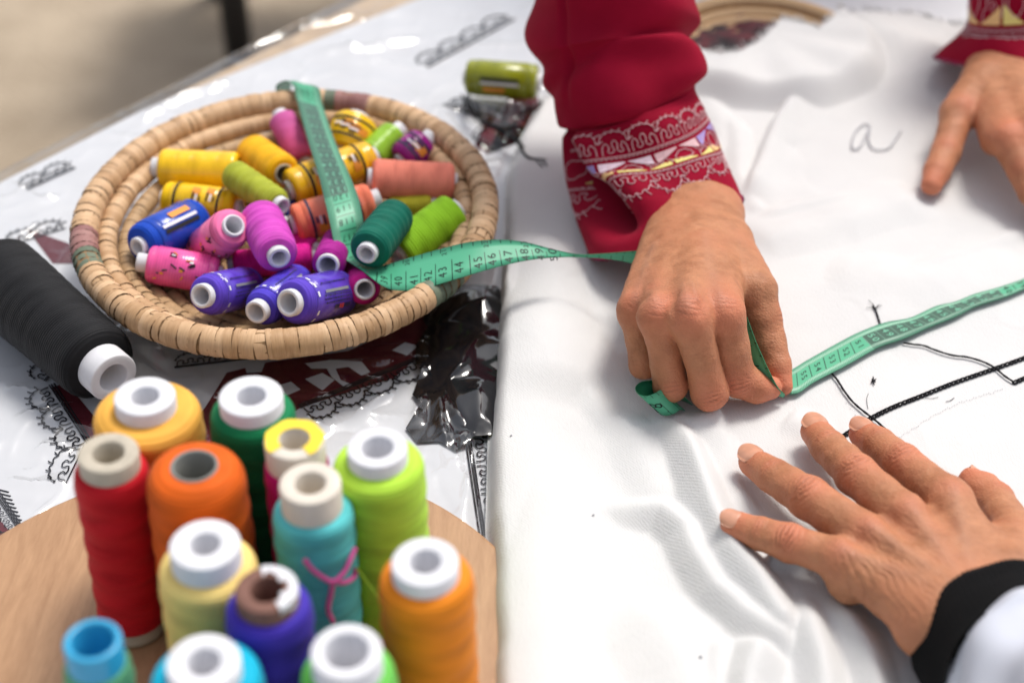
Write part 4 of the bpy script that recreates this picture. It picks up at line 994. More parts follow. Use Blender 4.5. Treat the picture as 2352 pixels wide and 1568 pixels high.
def build_hand(name, parent, palm, fingers, h=.8, kpalm=9, web=6, joints=(), tendons=(), creases=(), wr=(), nails=(), label=None, reds=()):
    """palm: [(a,b,ra,rb,(nv,fl))]; fingers: list of chains [(pt, r), ...] in mm"""
    allp = np.array([q for a, b_, *_ in palm for q in (a, b_)]+[p for f in fingers for p, r in f]); lo = allp.min(0)-32; hi = allp.max(0)+32
    G = SDF(lo, hi, h); D = G.new()
    for a, b_, ra, rb, *ex in palm:
        nv, fl = ex[0] if ex else (None, 1); G.cap(D, a, b_, ra, rb, kpalm, nv, fl)
    Fd = G.new()
    for ch in fingers:
        f = G.new()
        for (p, r), (p2, r2) in zip(ch[:-1], ch[1:]): G.cap(f, p, p2, r, r2, 3.0)
        Fd = smin(Fd, f, .3)
    D = smin(D, Fd, web)
    V, F = surface_nets(D, lo, h); del D, Fd
    V = smooth_mesh(V, F, 3); N = vnorm(V, F); tone = np.zeros((len(V), 3)); disp = np.zeros(len(V))
    # organic unevenness
    disp += .35*vnoise(V/9., 3)+.18*vnoise(V/4., 4)+.07*vnoise(V/1.8, 5)
    for j, t, nv, amp, ln, wid, sp in joints:          # knuckle wrinkles: grooves across the finger on its outer side
        q = V-j; sl = q@t; lat = q-sl[:, None]*t; la = np.cross(t, nv); ls = lat@la
        win = np.exp(-(sl/ln)**2)*np.exp(-(ls/wid)**2)*np.clip((N@nv)*1.6, 0, 1)*(np.linalg.norm(q, axis=1) < 22)
        ph = sl*(1+.0*ls)+.055*ls**2*np.sign(sl)*np.clip(np.abs(sl)/3, 0, 1)+.55*vnoise(V/3.2, 11)
        gv = np.clip(np.cos(2*np.pi*ph/sp), -.2, 1)**2
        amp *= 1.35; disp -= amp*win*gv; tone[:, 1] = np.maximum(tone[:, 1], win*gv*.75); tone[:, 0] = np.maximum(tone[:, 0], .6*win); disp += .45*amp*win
    for ch in fingers:                                   # fine lines across each finger
        acc = 0.; best = np.full(len(V), 1e9); sarc = np.zeros(len(V))
        for (p, r), (p2, r2) in zip(ch[:-1], ch[1:]):
            ab = p2-p; Ls = np.linalg.norm(ab); t = np.clip((V-p)@ab/(ab@ab), 0, 1); d = np.linalg.norm(V-p-t[:, None]*ab, axis=1)-(r+(r2-r)*t); m_ = d < best; best = np.where(m_, d, best); sarc = np.where(m_, acc+t*Ls, sarc); acc += Ls
        msk = np.exp(-(np.clip(best, 0, 9)/1.5)**2)*np.clip(.35+vnoise(V/6., 31), 0, 1)*sm(sarc, 4, 12)*sm(acc-sarc, 5, 12)
        gv = (.5+.5*np.cos(2*np.pi*(sarc+1.5*vnoise(V/5., 33)+.5*vnoise(V/2., 34))/1.9))**3
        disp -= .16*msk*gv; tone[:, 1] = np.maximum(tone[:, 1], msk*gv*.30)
    for pts, sig, amp in tendons:
        pts = np.asarray(pts); d = np.full(len(V), 1e9)
        for a, b_ in zip(pts[:-1], pts[1:]):
            ab = b_-a; t = np.clip((V-a)@ab/(ab@ab), 0, 1); d = np.minimum(d, np.linalg.norm(V-a-t[:, None]*ab, axis=1))
        amp = amp*1.45; g_ = np.exp(-(d/sig)**2); disp += amp*g_; tone[:, 2] = np.maximum(tone[:, 2], g_*(.5 if amp > 0 else 0)); 
    for pts, sig, amp in creases:
        pts = np.asarray(pts); d = np.full(len(V), 1e9)
        for a, b_ in zip(pts[:-1], pts[1:]):
            ab = b_-a; t = np.clip((V-a)@ab/(ab@ab), 0, 1); d = np.minimum(d, np.linalg.norm(V-a-t[:, None]*ab, axis=1))
        g_ = np.exp(-(d/sig)**2); disp -= amp*g_; tone[:, 1] = np.maximum(tone[:, 1], g_*.6)
    for ctr, rad, dirv, per, amp in wr:               # patch of fine parallel skin folds
        q = V-ctr; s_ = q@dirv+1.6*vnoise(V/6., 21)+.6*vnoise(V/2.5, 22); win = np.exp(-(np.linalg.norm(q, axis=1)/rad)**2)*(.55+.45*vnoise(V/7., 23))
        gv = (.5+.5*np.cos(2*np.pi*s_/per))**2; disp -= 1.5*amp*win*gv; tone[:, 1] = np.maximum(tone[:, 1], win*gv*.38)
    for ctr, rad in reds: tone[:, 0] = np.maximum(tone[:, 0], np.exp(-(np.linalg.norm(V-ctr, axis=1)/rad)**2))
    V = V+N*disp[:, None]
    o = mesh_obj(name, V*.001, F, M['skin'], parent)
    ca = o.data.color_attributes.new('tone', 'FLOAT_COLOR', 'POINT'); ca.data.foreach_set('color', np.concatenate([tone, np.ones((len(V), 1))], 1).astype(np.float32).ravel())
    for p, t, nv, wd, ln, rad in nails:
        nv = nrm(nv-t*(nv@t)); la = np.cross(t, nv); nu, nvv = 13, 11; VV = []
        for jj in range(nvv):
            for ii in range(nu):
                uu = ii/(nu-1)*2-1; ss_ = jj/(nvv-1)
                wloc = wd*(.86+.14*min(1, ss_*3))*math.sqrt(max(0., 1-max(0, (ss_-.72)/.28)**2*.55))*(1-.35*max(0, .2-ss_)/.2)
                x = uu*wloc; 
                endc = -.10*ln*(abs(uu)**2)*(1 if ss_ > .5 else -1)*abs(ss_-.5)*2
                hgt = math.sqrt(max(rad**2-(x*.92)**2, .2))+.12-1.3*max(0, ss_-.5)**2-.6*max(0, .18-ss_)/.18-.45*abs(uu)**6
                VV.append(p+t*((ss_-.5)*ln+endc)+la*x+nv*hgt)
        nb = len(VV); VV = np.array(VV); VV2 = VV-nv*.8
        F2 = grid_faces(nu, nvv); Fb = [tuple(q+nb for q in f[::-1]) for f in F2]
        bd = [i for i in range(nu)]+[nu*j+nu-1 for j in range(1, nvv)]+[nu*(nvv-1)+i for i in range(nu-2, -1, -1)]+[nu*j for j in range(nvv-2, 0, -1)]
        Fe = [(bd[i], bd[(i+1) % len(bd)], bd[(i+1) % len(bd)]+nb, bd[i]+nb) for i in range(len(bd))]
        mesh_obj('fingernail', np.vstack([VV, VV2])*.001, F2+Fb+Fe, M['nail'], o)
    return o
def J(p, t0, t1, nv, amp=.5, ln=5.5, wid=6.5, sp=2.3):
    t = nrm(np.asarray(t1)-np.asarray(t0)); nv = np.asarray(nv, float); nv = nrm(nv-t*(nv@t)); return (np.asarray(p), t, nv, amp, ln, wid, sp)

# ---- person across the table: both hands, maroon embroidered sleeves
pA = empty('person', P(1500, 300, 0), 'person in maroon embroidered sleeves measuring the fabric with both hands', 'person')
wri = mm((1600, 488, .042)); fore = mm((1480, 310, .048)); fore2 = mm((1425, 120, .080))
iM, iP, iD, iT = mm((1660, 722, .063)), mm((1691, 866, .027)), mm((1738, 890, .0215)), mm((1768, 890, .0195))
mM, mP = mm((1584, 728, .068)), mm((1630, 900, .026)); rM, rP = mm((1512, 728, .061)), mm((1540, 884, .0265)); kM, kP = mm((1462, 712, .050)), mm((1480, 836, .025))
tC, tM, tI, tT = mm((1668, 560, .048)), mm((1732, 668, .050)), mm((1766, 786, .030)), mm((1801, 886, .0165))
dors = nrm(CP*1000-mM); upv = np.array([0, 0, 1.])
wl = wri+np.array([-11, 2, 0]); wr_ = wri+np.array([12, -2, 0])
palm = [(fore2, fore, 22, 20), (fore, wri, 19, 17.0, (nrm([.1, -.5, 1]), .9)), (wl, wri, 15.5, 16.5), (wri, wr_, 16.5, 15.5),
        (wl, kM, 15, 10.5), (wri+(-6, 0, 1), rM, 16, 11), (wri+(4, 0, 2), mM, 16, 11.5), (wr_+(-4, 0, 1), iM, 15.5, 11.5),
        (wr_, tC, 14, 13.5), (tC, tM, 14, 12), (tC, iM+(-3, 8, -8), 12, 10), ((wl+kM)/2+(3, 0, -12), (wri+mM)/2+(0, 0, -12), 14, 14), (kM+(4, 2, -10), iM+(-4, 4, -12), 9, 10)]
fing = [[(iM, 11.2), ((iM*.5+iP*.5)+(0, -1, 1), 9.9), (iP, 10.4), (iD, 8.4), (iT, 6.4)],
        [(mM, 11), (mM*.5+mP*.5+np.array([0, -1.5, 1]), 9.0), (mP, 9.8), (mP+(1, 20, -6), 8.6), (mP+(2, 36, -2), 7)],
        [(rM, 10.4), (rM*.5+rP*.5+np.array([0, -1.5, 1]), 8.5), (rP, 9.1), (rP+(2, 20, -6), 8.2), (rP+(3, 34, -2), 7)],
        [(kM, 9.4), (kM*.5+kP*.5+np.array([-.5, -1, 0]), 7.6), (kP, 8.0), (kP+(3, 17, -6), 7.4), (kP+(5, 28, -2), 6.5)],
        [(tC, 13), (tM, 11.6), (tM*.5+tI*.5+np.array([.6, 0, 0]), 9.8), (tI, 9.0), (tI*.45+tT*.55, 7.6), (tT, 5.0)]]
fv = lambda a, b_: np.cross(nrm(b_-a), [1., 0, 0])
jo = [J(iP+(0, -3, 0), iM, iP, dors, .45, 6, 8, 2.6), J(mP, mM, mP, dors, .4, 5, 8, 2.6), J(rP, rM, rP, dors, .35, 5, 8, 2.6), J(tM*.4+tI*.6, tM, tI, [1, -.2, .3], .3, 8, 6, 3), J(iM+(1, -2, 5), wri, iM, dors, .28, 7, 7, 2.1), J(mM+(0, -3, 6), wri, mM, dors, .30, 8, 8, 2.1), J(rM+(0, -3, 6), wri, rM, dors, .28, 8, 7, 2.1), J(kM+(0, -3, 4), wri, kM, dors, .22, 7, 6, 2.1)]
sf = lambda x, y, z: mm((x, y, z))
ten = [([sf(1570, 500, .073), sf(1565, 600, .079), sf(1575, 700, .080)], 3.6, .8), ([sf(1530, 520, .070), sf(1500, 610, .074), sf(1500, 700, .073)], 3.4, .7), ([sf(1500, 560, .062), sf(1468, 640, .063), sf(1458, 690, .062)], 3.0, .5), ([sf(1620, 520, .072), sf(1640, 620, .075), sf(1655, 700, .076)], 3.4, .6),
       ([sf(1545, 560, .074), sf(1560, 610, .077), sf(1590, 650, .079), sf(1600, 690, .079)], 1.8, .7), ([sf(1540, 720, .075), sf(1545, 680, .075)], 4, -1.0), ([sf(1620, 725, .078), sf(1618, 690, .078)], 4, -1.0), ([sf(1480, 715, .066), sf(1484, 690, .067)], 4, -.8)]
cre = [([sf(1700, 690, .068), sf(1718, 715, .058), sf(1712, 745, .05)], 1.6, .9), ([sf(1690, 640, .070), sf(1712, 690, .064)], 1.3, .3)]
hA = build_hand('hand', pA, palm, fing, .7, 9, 5, jo, ten, cre, [(mM*.5+iM*.5+(0, 12, 4), 22, nrm([.2, 1, .1]), 1.9, .16), (rM+(0, 12, 6), 16, nrm([-.2, 1, .1]), 2.0, .14), (tM+(-2, 8, 6), 15, nrm([.3, 1, 0]), 1.8, .2)],
                reds=[(iM+(0, -4, 6), 12), (mM+(0, -4, 7), 12), (rM+(0, -4, 7), 11), (kM+(0, -3, 5), 10), (tT, 12), (iT, 14), (iP+(0, -7, 0), 11), (mP+(0, -6, 0), 10)])
hA['label'] = 'hand pinching the tape between thumb and forefinger'

# the other hand of the same person, at the right edge
w2 = mm((2300, 160, .038)); f2 = mm((2345, -5, .055)); f3 = mm((2385, -180, .095))
i2, ip2, id2, it2 = mm((2318, 325, .046)), mm((2375, 440, .030)), mm((2420, 505, .022)), mm((2455, 550, .019))
m2, mp2, mt2 = mm((2375, 300, .052)), mm((2450, 420, .036)), mm((2520, 520, .02)); k2, kp2 = mm((2430, 280, .05)), mm((2530, 380, .03))
tc2, tm2, ti2, tt2 = mm((2258, 190, .042)), mm((2200, 262, .038)), mm((2172, 350, .0275)), mm((2140, 425, .0205))
palm2 = [(f3, f2, 22, 20), (f2, w2, 20, 18), (w2+(-10, 0, 0), i2, 16, 12), (w2, m2, 17, 12), (w2+(12, 0, 0), k2, 16, 12), (w2+(-8, -3, 0), tc2, 15, 13), (tc2, i2+(-4, 12, -6), 13, 10), (tc2, tm2, 14, 11.5)]
fing2 = [[(i2, 11), (ip2, 9.6), (id2, 8.4), (it2, 6.8)], [(m2, 11), (mp2, 9.6), (mt2, 7)], [(k2, 10), (kp2, 8)], [(tc2, 13), (tm2, 11.4), (tm2*.5+ti2*.5, 9.8), (ti2, 9.6), (ti2*.4+tt2*.6, 8.8), (tt2, 6.6)]]
d2 = nrm(CP*1000-i2)
build_hand('hand', pA, palm2, fing2, .95, 9, 6, [J(i2*.4+ip2*.6, i2, ip2, d2, .3, 7, 8, 2.6), J(ip2, i2, ip2, d2, .4), J(ti2, tm2, ti2, d2, .35, 6, 7, 2.6), J(tm2, tc2, tm2, d2, .3, 7, 8, 2.5)],
           [([sf(2290, 170, .068), sf(2305, 250, .064), sf(2320, 320, .060)], 3.4, .7), ([sf(2330, 180, .07), sf(2345, 250, .068)], 3, .6), ([sf(2240, 190, .058), sf(2280, 240, .062), sf(2300, 290, .060)], 2, .6)], [],
           [((i2+w2)/2+(0, 0, 12), 26, nrm([.3, 1, 0]), 2.2, .16)], reds=[(tt2, 15), (i2+(0, -2, 6), 11)])['label'] = 'hand steadying the fabric at the right edge'

# ---- second person, near side: flat left hand, black cuff
pB = empty('person', P(2200, 1350, 0), 'person in white sleeve with black cuff pressing the fabric flat with one hand', 'person')
u3 = nrm([-.05, -.35, 1]); w3_ = mm((2220, 1428, .038)); f31 = mm((2310, 1560, .042)); f32 = mm((2440, 1800, .075))
I = [mm((2178, 1150, .036)), mm((2072, 1064, .030)), mm((2018, 1020, .0255)), mm((1983, 996, .0215))]
Mi = [mm((2080, 1190, .038)), mm((1968, 1090, .033)), mm((1905, 1028, .0275)), mm((1873, 990, .0225))]
Ri = [mm((1990, 1232, .036)), mm((1856, 1142, .031)), mm((1778, 1094, .026)), mm((1729, 1060, .0215))]
Ki = [mm((1930, 1285, .033)), mm((1815, 1246, .029)), mm((1747, 1226, .0265)), mm((1686, 1204, .0245))]
Th = [mm((2322, 1330, .036)), mm((2335, 1232, .028)), mm((2282, 1150, .021)), mm((2233, 1104, .0195))]
palm3 = [(f32, f31, 17, 17), (f31, w3_, 18, 20.0, (u3, .85)), (w3_+(-14, 2, -4), w3_+(16, 2, -2), 16, 17),
         (w3_+(-13, 4, 0), Ki[0], 15.5, 9.6), (w3_+(-5, 6, 1), Ri[0], 16, 10.2), (w3_+(4, 6, 1), Mi[0], 16, 10.6), (w3_+(12, 5, 0), I[0], 16, 10.8),
         (w3_+(15, 2, -3), Th[0], 16, 14), (Th[0], Th[1], 14, 11.5), (Th[0], I[0]+(3, -8, -6), 11, 9.5), (Ki[0]+(4, -6, -8), I[0]+(-2, -6, -10), 10, 10), ((w3_+Ki[0])/2+(4, 0, -8), (w3_+I[0])/2+(0, 0, -8), 12, 13)]
def fch(C, r): 
    a, b_, c_, d_ = C; return [(a, r[0]), (a*.5+b_*.5, r[1]), (b_, r[2]), (b_*.5+c_*.5, r[3]), (c_, r[4]), (d_, r[5])]
fing3 = [fch(I, (10.8, 9.7, 9.8, 8.8, 8.5, 7.2)), fch(Mi, (11.0, 10.0, 10.3, 9.2, 8.9, 7.7)), fch(Ri, (10.6, 9.8, 10.4, 9.0, 8.6, 7.4)), fch(Ki, (9.6, 8.5, 8.9, 7.9, 7.7, 6.6)),
         [(Th[0], 13), (Th[1], 11), (Th[1]*.5+Th[2]*.5, 9.6), (Th[2], 9.6), (Th[2]*.45+Th[3]*.55, 8.8), (Th[3], 6.8)]]
jo3 = []; na3 = []; red3 = []
for C, wn, ln, rad in ((I, 5.6, 12, 7.7), (Mi, 6.3, 13.5, 8.1), (Ri, 6.0, 13, 7.8), (Ki, 5.0, 11, 7.0)):
    jo3.append(J(C[1], C[0], C[2], u3, 1.05, 5.6, 8, 2.6)); jo3.append(J(C[2], C[1], C[3], u3, .55, 3.0, 6.5, 2.0)); jo3.append(J(C[0]+u3*6, w3_, C[0], u3, .32, 6, 8, 2.1))
    t = nrm(C[3]-C[2]); na3.append((C[2]*.12+C[3]*.88+t*2.2, nrm(t+np.array([0, 0, .05])), u3, wn, ln, rad)); red3 += [(C[3], 12), (C[1]+u3*6, 8)]
t = nrm(Th[3]-Th[2]); na3.append((Th[3]+t*.5, t, nrm([.75, .15, .6]), 5.0, 11, 6.2)); red3.append((Th[3], 12))
jo3.append(J(Th[2], Th[1], Th[3], nrm([.5, .2, 1]), .45, 5, 7, 2.3))
ten3 = [([w3_+u3*17, (w3_+c[0])/2+u3*14, c[0]+u3*10], 3.2, a) for c, a in ((I, .5), (Mi, .7), (Ri, .8), (Ki, .6))]
ten3 += [([(w3_*.25+(Mi[0]+Ri[0])/2*.75)+u3*12, (Mi[0]+Ri[0])/2+u3*9], 4.5, -1.1), ([(w3_*.25+(Ki[0]+Ri[0])/2*.75)+u3*12, (Ki[0]+Ri[0])/2+u3*9], 4.5, -1.0), ([(w3_*.25+(Mi[0]+I[0])/2*.75)+u3*12, (Mi[0]+I[0])/2+u3*9], 4.5, -.8)]
ce = (w3_+Mi[0])/2
wr3 = [(Ki[0]*.6+w3_*.4+u3*8, 26, nrm([.95, .35, 0]), 2.6, .50), (Ri[0]*.7+w3_*.3+u3*10, 22, nrm([.8, .6, 0]), 2.3, .30), (I[0]*.7+w3_*.3+u3*10, 26, nrm([.4, .9, 0]), 2.2, .22), (w3_+u3*14+(6, 8, 0), 24, nrm([.75, .65, 0]), 3.0, .25)]
build_hand('hand', pB, palm3, fing3, .7, 9, 6, jo3, ten3, [], wr3, na3, reds=red3)['label'] = 'hand pressed flat on the fabric with spread fingers'

# ================================================================== SLEEVES
def make_surf(st, nsub=1):
    Ls = np.array([P(*s[0]) for s in st]); Rs = np.array([P(*s[1]) for s in st]); bf = np.array([s[2] for s in st]); bb = np.array([s[3] for s in st]); fs = np.array([s[4] if len(s) > 4 else 0. for s in st])
    def catm(A, v):
        A = A if A.ndim > 1 else A[:, None]; q = np.vstack([2*A[0]-A[1], A, 2*A[-1]-A[-2]]); v = np.clip(v, 0, len(A)-1-1e-6); i = v.astype(int); f = (v-i)[..., None]
        p0, p1, p2, p3 = q[i], q[i+1], q[i+2], q[i+3]; return .5*(2*p1+(p2-p0)*f+(2*p0-5*p1+4*p2-p3)*f**2+(3*p1-p0-3*p2+p3)*f**3)
    C = (Ls+Rs)/2
    def base(U, Vv, dis=None):
        L, R = catm(Ls, Vv), catm(Rs, Vv); c = (L+R)/2; mj = (R-L)/2; e = .02
        tg = catm(C, np.minimum(Vv+e, len(st)-1.01))-catm(C, np.maximum(Vv-e, 0)); mn = np.cross(mj, tg); mn /= np.linalg.norm(mn, axis=-1)[..., None]+1e-12
        mn = mn*np.sign(np.sum(mn*(CP-c), -1))[..., None]
        b = np.where(np.sin(U) > 0, catm(bf, Vv)[..., 0], catm(bb, Vv)[..., 0])
        cu, su = np.cos(U), np.sin(U)
        rad = -mj*cu[..., None]+mn*(b*su)[..., None]
        tgn = tg/(np.linalg.norm(tg, axis=-1)[..., None]+1e-12); p = c+rad-tgn*(catm(fs, Vv)[..., 0]*np.clip(su, 0, 1))[..., None]
        if dis is not None:
            d = dis(U, Vv)
            p = p+rad/(np.linalg.norm(rad, axis=-1)[..., None]+1e-9)*d[..., None]
        return p
    return base
def surf_full(base, dis):
    def s(U, Vv, lift=0.):
        p = base(U, Vv, dis)
        if np.any(lift):
            e = 1e-3; a = base(U+e, Vv, dis)-base(U-e, Vv, dis); b = base(U, Vv+e*3, dis)-base(U, np.maximum(Vv-e*3, 0), dis); n = np.cross(a, b); n /= np.linalg.norm(n, axis=-1)[..., None]+1e-12
            c = base(U*0+np.pi/2, Vv)*.5+base(U*0-np.pi/2, Vv)*.5; n = n*np.sign(np.sum(n*(p-c), -1))[..., None]; p = p+n*np.asarray(lift)[..., None] if np.ndim(lift) else p+n*lift
        return p
    return s
def sleeve_mesh(name, s, nu, v0, v1, nv, m, parent, thick=.0012, ch=None):
    U = np.linspace(0, 2*np.pi, nu, endpoint=False); Vv = np.linspace(v0, v1, nv); UU, VV = np.meshgrid(U, Vv)
    A = s(UU, VV).reshape(-1, 3); c = A.reshape(nv, nu, 3).mean(1)[:, None]; B = (A.reshape(nv, nu, 3)+nrm_rows(c-A.reshape(nv, nu, 3))*thick).reshape(-1, 3)
    F = grid_faces(nu, nv, True); F = [f[::-1] for f in F]; n = len(A)
    Fi = [tuple(q+n for q in f[::-1]) for f in F]; Fe = [(j, (j+1) % nu, n+(j+1) % nu, n+j) for j in range(nu)]
    return mesh_obj(name, np.vstack([A, B]), F+Fi+Fe, m, parent)
def nrm_rows(v): return v/(np.linalg.norm(v, axis=-1)[..., None]+1e-9)
T = NT('maroon_cotton'); T.b.inputs['Roughness'].default_value = .85; T.b.inputs['Specular IOR Level'].default_value = .12; T.b.inputs['Sheen Weight'].default_value = .10; T.b.inputs['Sheen Tint'].default_value = (.9, .25, .3, 1)
c = T.coord(); T.l(T.mix(T.ramp(T.noise(c, 30, 4), .3, .7), (.225, .001, .016), (.29, .002, .023)), T.b.inputs['Base Color'])
wv = T.n('TexWave', Scale=420, Distortion=.5); wv.bands_direction = 'DIAGONAL'; T.l(c, wv.inputs['Vector']); T.bump(wv.outputs['Fac'], .15, .0004); T.bump(T.noise(c, 1300, 3), .2, .0003); M['maroon'] = T.m
for k_, c_ in dict(pale_pink=(.66, .42, .44), lilac=(.33, .25, .55), white_pink=(.74, .58, .66), yellow=(.78, .68, .22), peach=(.80, .52, .22), hem=(.16, .004, .04), hem_light=(.42, .02, .12)).items():
    M[k_] = mat('floss_'+k_, c_, .6, .3, .12, 900, .4, 1500, .0003, sheen=.2)
def emb(parent, s, umap, vmid, a0, a1, seed, flipb=1):
    """line embroidery band: (a mm round the sleeve, b mm along it) -> surface"""
    def mp(a, b): return umap(np.asarray(a, float)), vmid+np.asarray(b, float)/20.
    mb = MB(); fills = {k: MB() for k in ('lilac', 'white_pink', 'yellow', 'peach', 'pale_pink')}
    def line(pts, r=.00030, n=None):
        q = np.array(pts, float); 
        if n: q = spline(q, n)
        u, v = mp(q[:, 0], q[:, 1]); mb.tube(s(u, v, .00045), r, 4, cap=False)
    rnd = random.Random(seed); per = 17.; n = int((a1-a0)/per)
    for sgn, off in ((1, 9.5), (-1, -9.5)):
        for ln in crest(n, per, seed):
            line([(a0+x, off+sgn*(y*.82+.8)) for x, y in ln], n=len(ln)*2)
        for k in range(int((a1-a0)/2.4)): x = a0+k*2.4; line([(x, off), (x+1.6, off)], .0003)
    k = 0; x = a0+4
    while x < a1-6:
        rr_ = 5.0; line([(x+(rr_+.5*(j % 2))*math.cos(j*2*math.pi/16), (rr_*.95+.5*(j % 2))*math.sin(j*2*math.pi/16)) for j in range(17)], n=40)
        x2 = x+15
        for j in range(6):
            aa = j*math.pi/3+.3; line([(x2+1.*math.cos(aa), 1.*math.sin(aa)), (x2+3.4*math.cos(aa), 3.4*math.sin(aa))])
        line([(x+8, -6.5), (x+9, -3), (x+11, -2.5), (x+10, 1), (x+8.5, 3), (x+9.5, 6)], n=20); line([(x2+5, 6.5), (x2+4.5, 3), (x2+6, 1), (x2+7, -2), (x2+5.5, -5)], n=20)
        # filled wedges
        for b0, sgn, cols in ((7.6, -1, ('pale_pink', 'lilac', 'white_pink')), (-7.6, 1, ('yellow', 'peach', 'yellow'))):
            for q in range(2):
                xx = x+q*15+(7 if sgn > 0 else 0); cn = cols[(k+q) % 3]; m = fills[cn]; nx_ = 12
                for i in range(nx_):
                    t0, t1 = i/nx_, (i+1)/nx_; h0 = 5.6*(t0 if q == 0 else 1-t0)**1.1+.5; 
                    for j in range(2):
                        pa = [(xx+13*t0, b0+sgn*h0*j/2), (xx+13*t1+.1, b0+sgn*h0*j/2), (xx+13*t1+.1, b0+sgn*h0*(j+1)/2), (xx+13*t0, b0+sgn*h0*(j+1)/2)]
                        u, v = mp([p[0] for p in pa], [p[1] for p in pa]); lift = np.full(4, .0004+.0001*((i+j) % 2)); m.add(s(u, v, lift), [(0, 1, 2, 3)])
        x += 30; k += 1
    mb.obj('line_embroidery', M['pale_pink'], parent)
    for kk, m in fills.items():
        if m.n: tag(m.obj('filled_embroidery', M[kk], parent, smooth=False), kind='stuff')
def hem(parent, s, n=210, vv=0.0):
    U = np.linspace(0, 2*np.pi, n*2); wob = .10*np.abs(np.sin(U*34)); p = s(U, np.full(U.shape, vv)+.02-wob*.6)
    mb = MB(); mb.tube(p, .0013, 6); 
    for i in range(0, len(U)-2, 3): mb.tube(p[i:i+3]+np.array([0, 0, .0004]), .0009, 4, 1)
    mb.obj('scalloped_hem', None, parent, mats=[M['hem'], M['hem_light']])
stA = [((1352, 585, .014), (1703, 452, .044), .030, .016, .040), ((1326, 500, .020), (1680, 392, .050), .033, .018, .030), ((1300, 405, .030), (1650, 322, .060), .036, .022, .024), ((1288, 325, .046), (1613, 248, .074), .038, .026, .014), ((1290, 282, .056), (1594, 206, .082), .039, .03, .010),
       ((1258, 226, .068), (1610, 168, .092), .040, .034, .006), ((1243, 150, .086), (1602, 95, .104), .044, .038), ((1222, 40, .108), (1600, 15, .124), .045, .04), ((1204, -110, .140), (1592, -130, .150), .047, .042), ((1190, -300, .19), (1590, -300, .20), .05, .045), ((1180, -560, .27), (1590, -560, .28), .055, .05)]
baseA = make_surf(stA)
def disA(U, Vv):
    d = .0012*np.sin(5*U+Vv*1.3)*sm(Vv, 0, 1)+.0025*np.sin(3*U+2.2*Vv)*sm(Vv, 3.6, 5)
    # deep fold at the near-left of the cuff
    uc = .30+.72*np.clip((3.4-Vv)/3.2, 0, 1.1); amp = .042*sm(Vv, .2, 1.3)*sm(4.0-Vv, 0, .7)
    d = d-amp*np.exp(-((U-uc)/.30)**2)
    d = d+.006*np.exp(-((U-uc-.55)/.3)**2)*sm(Vv, .3, 1.2)*sm(3.8-Vv, 0, .8)
    d = d-.0022*np.exp(-((Vv-4.0+.5*np.cos(U))/.20)**2)+.002*np.exp(-((Vv-4.6+.5*np.cos(U))/.35)**2)-.003*np.exp(-((Vv-5.6+.8*np.cos(U+.4))/.25)**2)
    d = d-.003*np.exp(-((U-.9-.05*(Vv-5))/.06)**2)*sm(Vv, 4.6, 5.4)
    d = d+.004*np.sin(Vv*4+U*2)*sm(Vv, 5, 6)
    return d
sA = surf_full(baseA, disA)
slv = sleeve_mesh('sleeve', sA, 220, 0, 10, 300, M['maroon'], pA); slv['label'] = 'maroon sleeve with embroidered cuff over the pinching hand'
emb(slv, sA, lambda a: a/44., 2.15, 2, 148, 3)
hem(slv, sA)
stB = [((2160, 128, .026), (2470, 165, .046), .033, .02, .016), ((2216, 72, .044), (2460, 80, .062), .035, .024, .012), ((2236, 5, .062), (2462, -2, .084), .036, .026, .006), ((2250, -90, .084), (2470, -100, .108), .037, .03), ((2262, -220, .115), (2490, -230, .14), .038, .034), ((2280, -420, .18), (2520, -430, .2), .042, .04)]
disB = lambda U, Vv: .0015*np.sin(4*U+Vv*2)
sB = surf_full(make_surf(stB), disB)
slv2 = sleeve_mesh('sleeve', sB, 140, 0, 5, 140, M['maroon'], pA); slv2['label'] = 'maroon embroidered sleeve at the top right corner'
emb(slv2, sB, lambda a: a/34., 2.0, 0, 105, 5); hem(slv2, sB, 150)
# near person's black cuff and white sleeve
T = NT('black_knit'); T.b.inputs['Roughness'].default_value = .95; T.b.inputs['Specular IOR Level'].default_value = .08; T.b.inputs['Sheen Weight'].default_value = .02
T.b.inputs['Base Color'].default_value = (.0045, .0045, .005, 1); c = T.coord(); T.bump(T.noise(c, 1200, 3), .5, .0005); M['black_knit'] = T.m
M['white_sleeve'] = mat('white_sleeve', (.52, .54, .61), .85, .15, .04, 40, .3, 1200)
stC = [((2084, 1512, .020), (2450, 1400, .028), .040, .018), ((2124, 1590, .026), (2492, 1465, .034), .041, .02), ((2170, 1668, .034), (2545, 1535, .044), .042, .022), ((2230, 1780, .048), (2620, 1640, .062), .043, .025)]
sC = surf_full(make_surf(stC), lambda U, Vv: .0008*np.sin(U*7+Vv)+.0007*np.sin(U*3-Vv*2)+.00022*np.sin(U*95)-.0035*np.exp(-(Vv/.16)**2))
cf = sleeve_mesh('knit_cuff', sC, 420, 0, 1.9, 60, M['black_knit'], pB, .002); cf['label'] = 'black knitted cuff'
stD = [((2176, 1640, .028), (2540, 1512, .042), .0460, .026), ((2210, 1720, .036), (2590, 1580, .052), .047, .028), ((2280, 1840, .06), (2680, 1700, .075), .048, .034), ((2400, 2050, .11), (2820, 1900, .125), .05, .04)]
sD = surf_full(make_surf(stD), lambda U, Vv: .0016*np.sin(U*4+Vv*3)+.0014*np.sin(U*3+Vv*4+.6)*sm(Vv, 0, .5)+.0006*np.sin(U*9-Vv*2)*sm(Vv, 0, .3)-.004*np.exp(-(Vv/.10)**2))
ws = sleeve_mesh('sleeve', sD, 120, 0, 3, 60, M['white_sleeve'], pB); ws['label'] = 'white sleeve behind the black cuff'

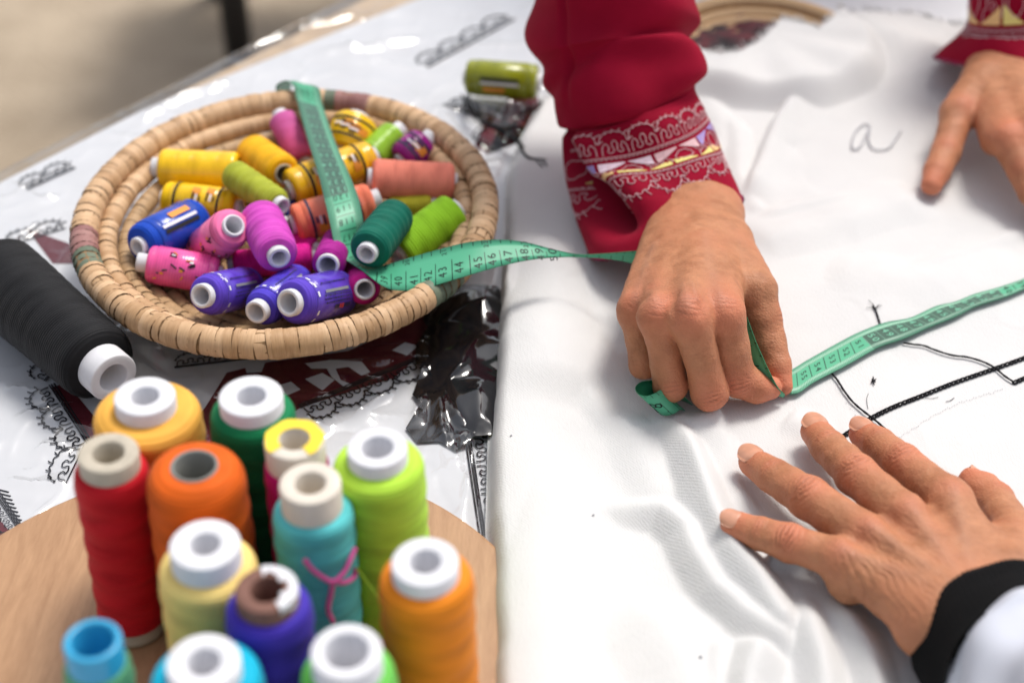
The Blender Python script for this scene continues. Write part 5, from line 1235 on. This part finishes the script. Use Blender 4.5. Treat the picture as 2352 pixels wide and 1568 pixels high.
# ================================================================== second basket behind the fabric, with dark red contents
b2 = B2C; R2x, R2y = B2R, B2R
bk2 = empty('coiled_basket', (b2[0], b2[1], 0), 'smaller straw basket with dark red contents behind the white fabric', 'basket')
mb = MB(); a = np.linspace(0, 2*math.pi, 90); 
for dr, z, r in ((0, .0165, .0062), (.010, .011, .005), (.018, .008, .005), (.027, .006, .005), (.038, .006, .005), (.049, .006, .005), (.060, .006, .005)):
    mb.tube(np.stack([b2[0]+(R2x-dr)*np.cos(a), b2[1]+(R2y-dr)*np.sin(a), np.full(90, z)], -1), r+.0003*np.sin(a*90), 10, cap=False)
mb.obj('coils', M['straw_dark'], bk2)
xs = np.linspace(-.065, .065, 70); X, Y = np.meshgrid(xs, xs); rr_ = np.hypot(X, Y); z = .010+.004*np.clip(1-rr_/.065, 0, 1)+.006*np.abs(n2(X, Y, 60, 77))+.004*n2(X, Y, 120, 78)
k2 = rr_ < .061; idx = np.arange(X.size).reshape(X.shape); q = k2[:-1, :-1] & k2[1:, 1:]; Fq = np.stack([idx[:-1, :-1][q], idx[:-1, 1:][q], idx[1:, 1:][q], idx[1:, :-1][q]], 1); used = np.unique(Fq); rm = np.full(X.size, -1); rm[used] = np.arange(len(used))
T = NT('dark_red_yarn'); c = T.coord(); T.l(T.mix(T.ramp(T.noise(c, 70, 4), .42, .6), (.015, .012, .016), (.10, .012, .02)), T.b.inputs['Base Color']); T.b.inputs['Roughness'].default_value = .8
tag(mesh_obj('yarn_heap', np.stack([X+b2[0], Y+b2[1], z], -1).reshape(-1, 3)[used], rm[Fq], T.m), 'dark red and black yarn heaped in the smaller basket', 'yarn')

# body of the person across the table (stands behind the table's far edge, outside the photo)
prof = [(.0, GZ+.02), (.24, GZ+.02), (.23, -.3), (.19, .05), (.175, .2), (.19, .36), (.185, .5), (.13, .58), (.06, .62), (.052, .68), (.0, .69)]
V, F = lathe([(r, z) for r, z in zip(np.interp(np.linspace(0, 10, 60), range(11), [p[0] for p in prof]), np.interp(np.linspace(0, 10, 60), range(11), [p[1] for p in prof]))], 60)
V[:, 1] *= .62; V[:, 0] = V[:, 0]*1.1+.33; V[:, 1] += 1.36; V[:, :2] += (.012*np.sin(np.arctan2(V[:, 1]-1.36, V[:, 0]-.33)*9)*sm(.3-V[:, 2], 0, .6))[:, None]
mesh_obj('dress', V, F, M['maroon'], pA)['label'] = 'dark maroon dress'
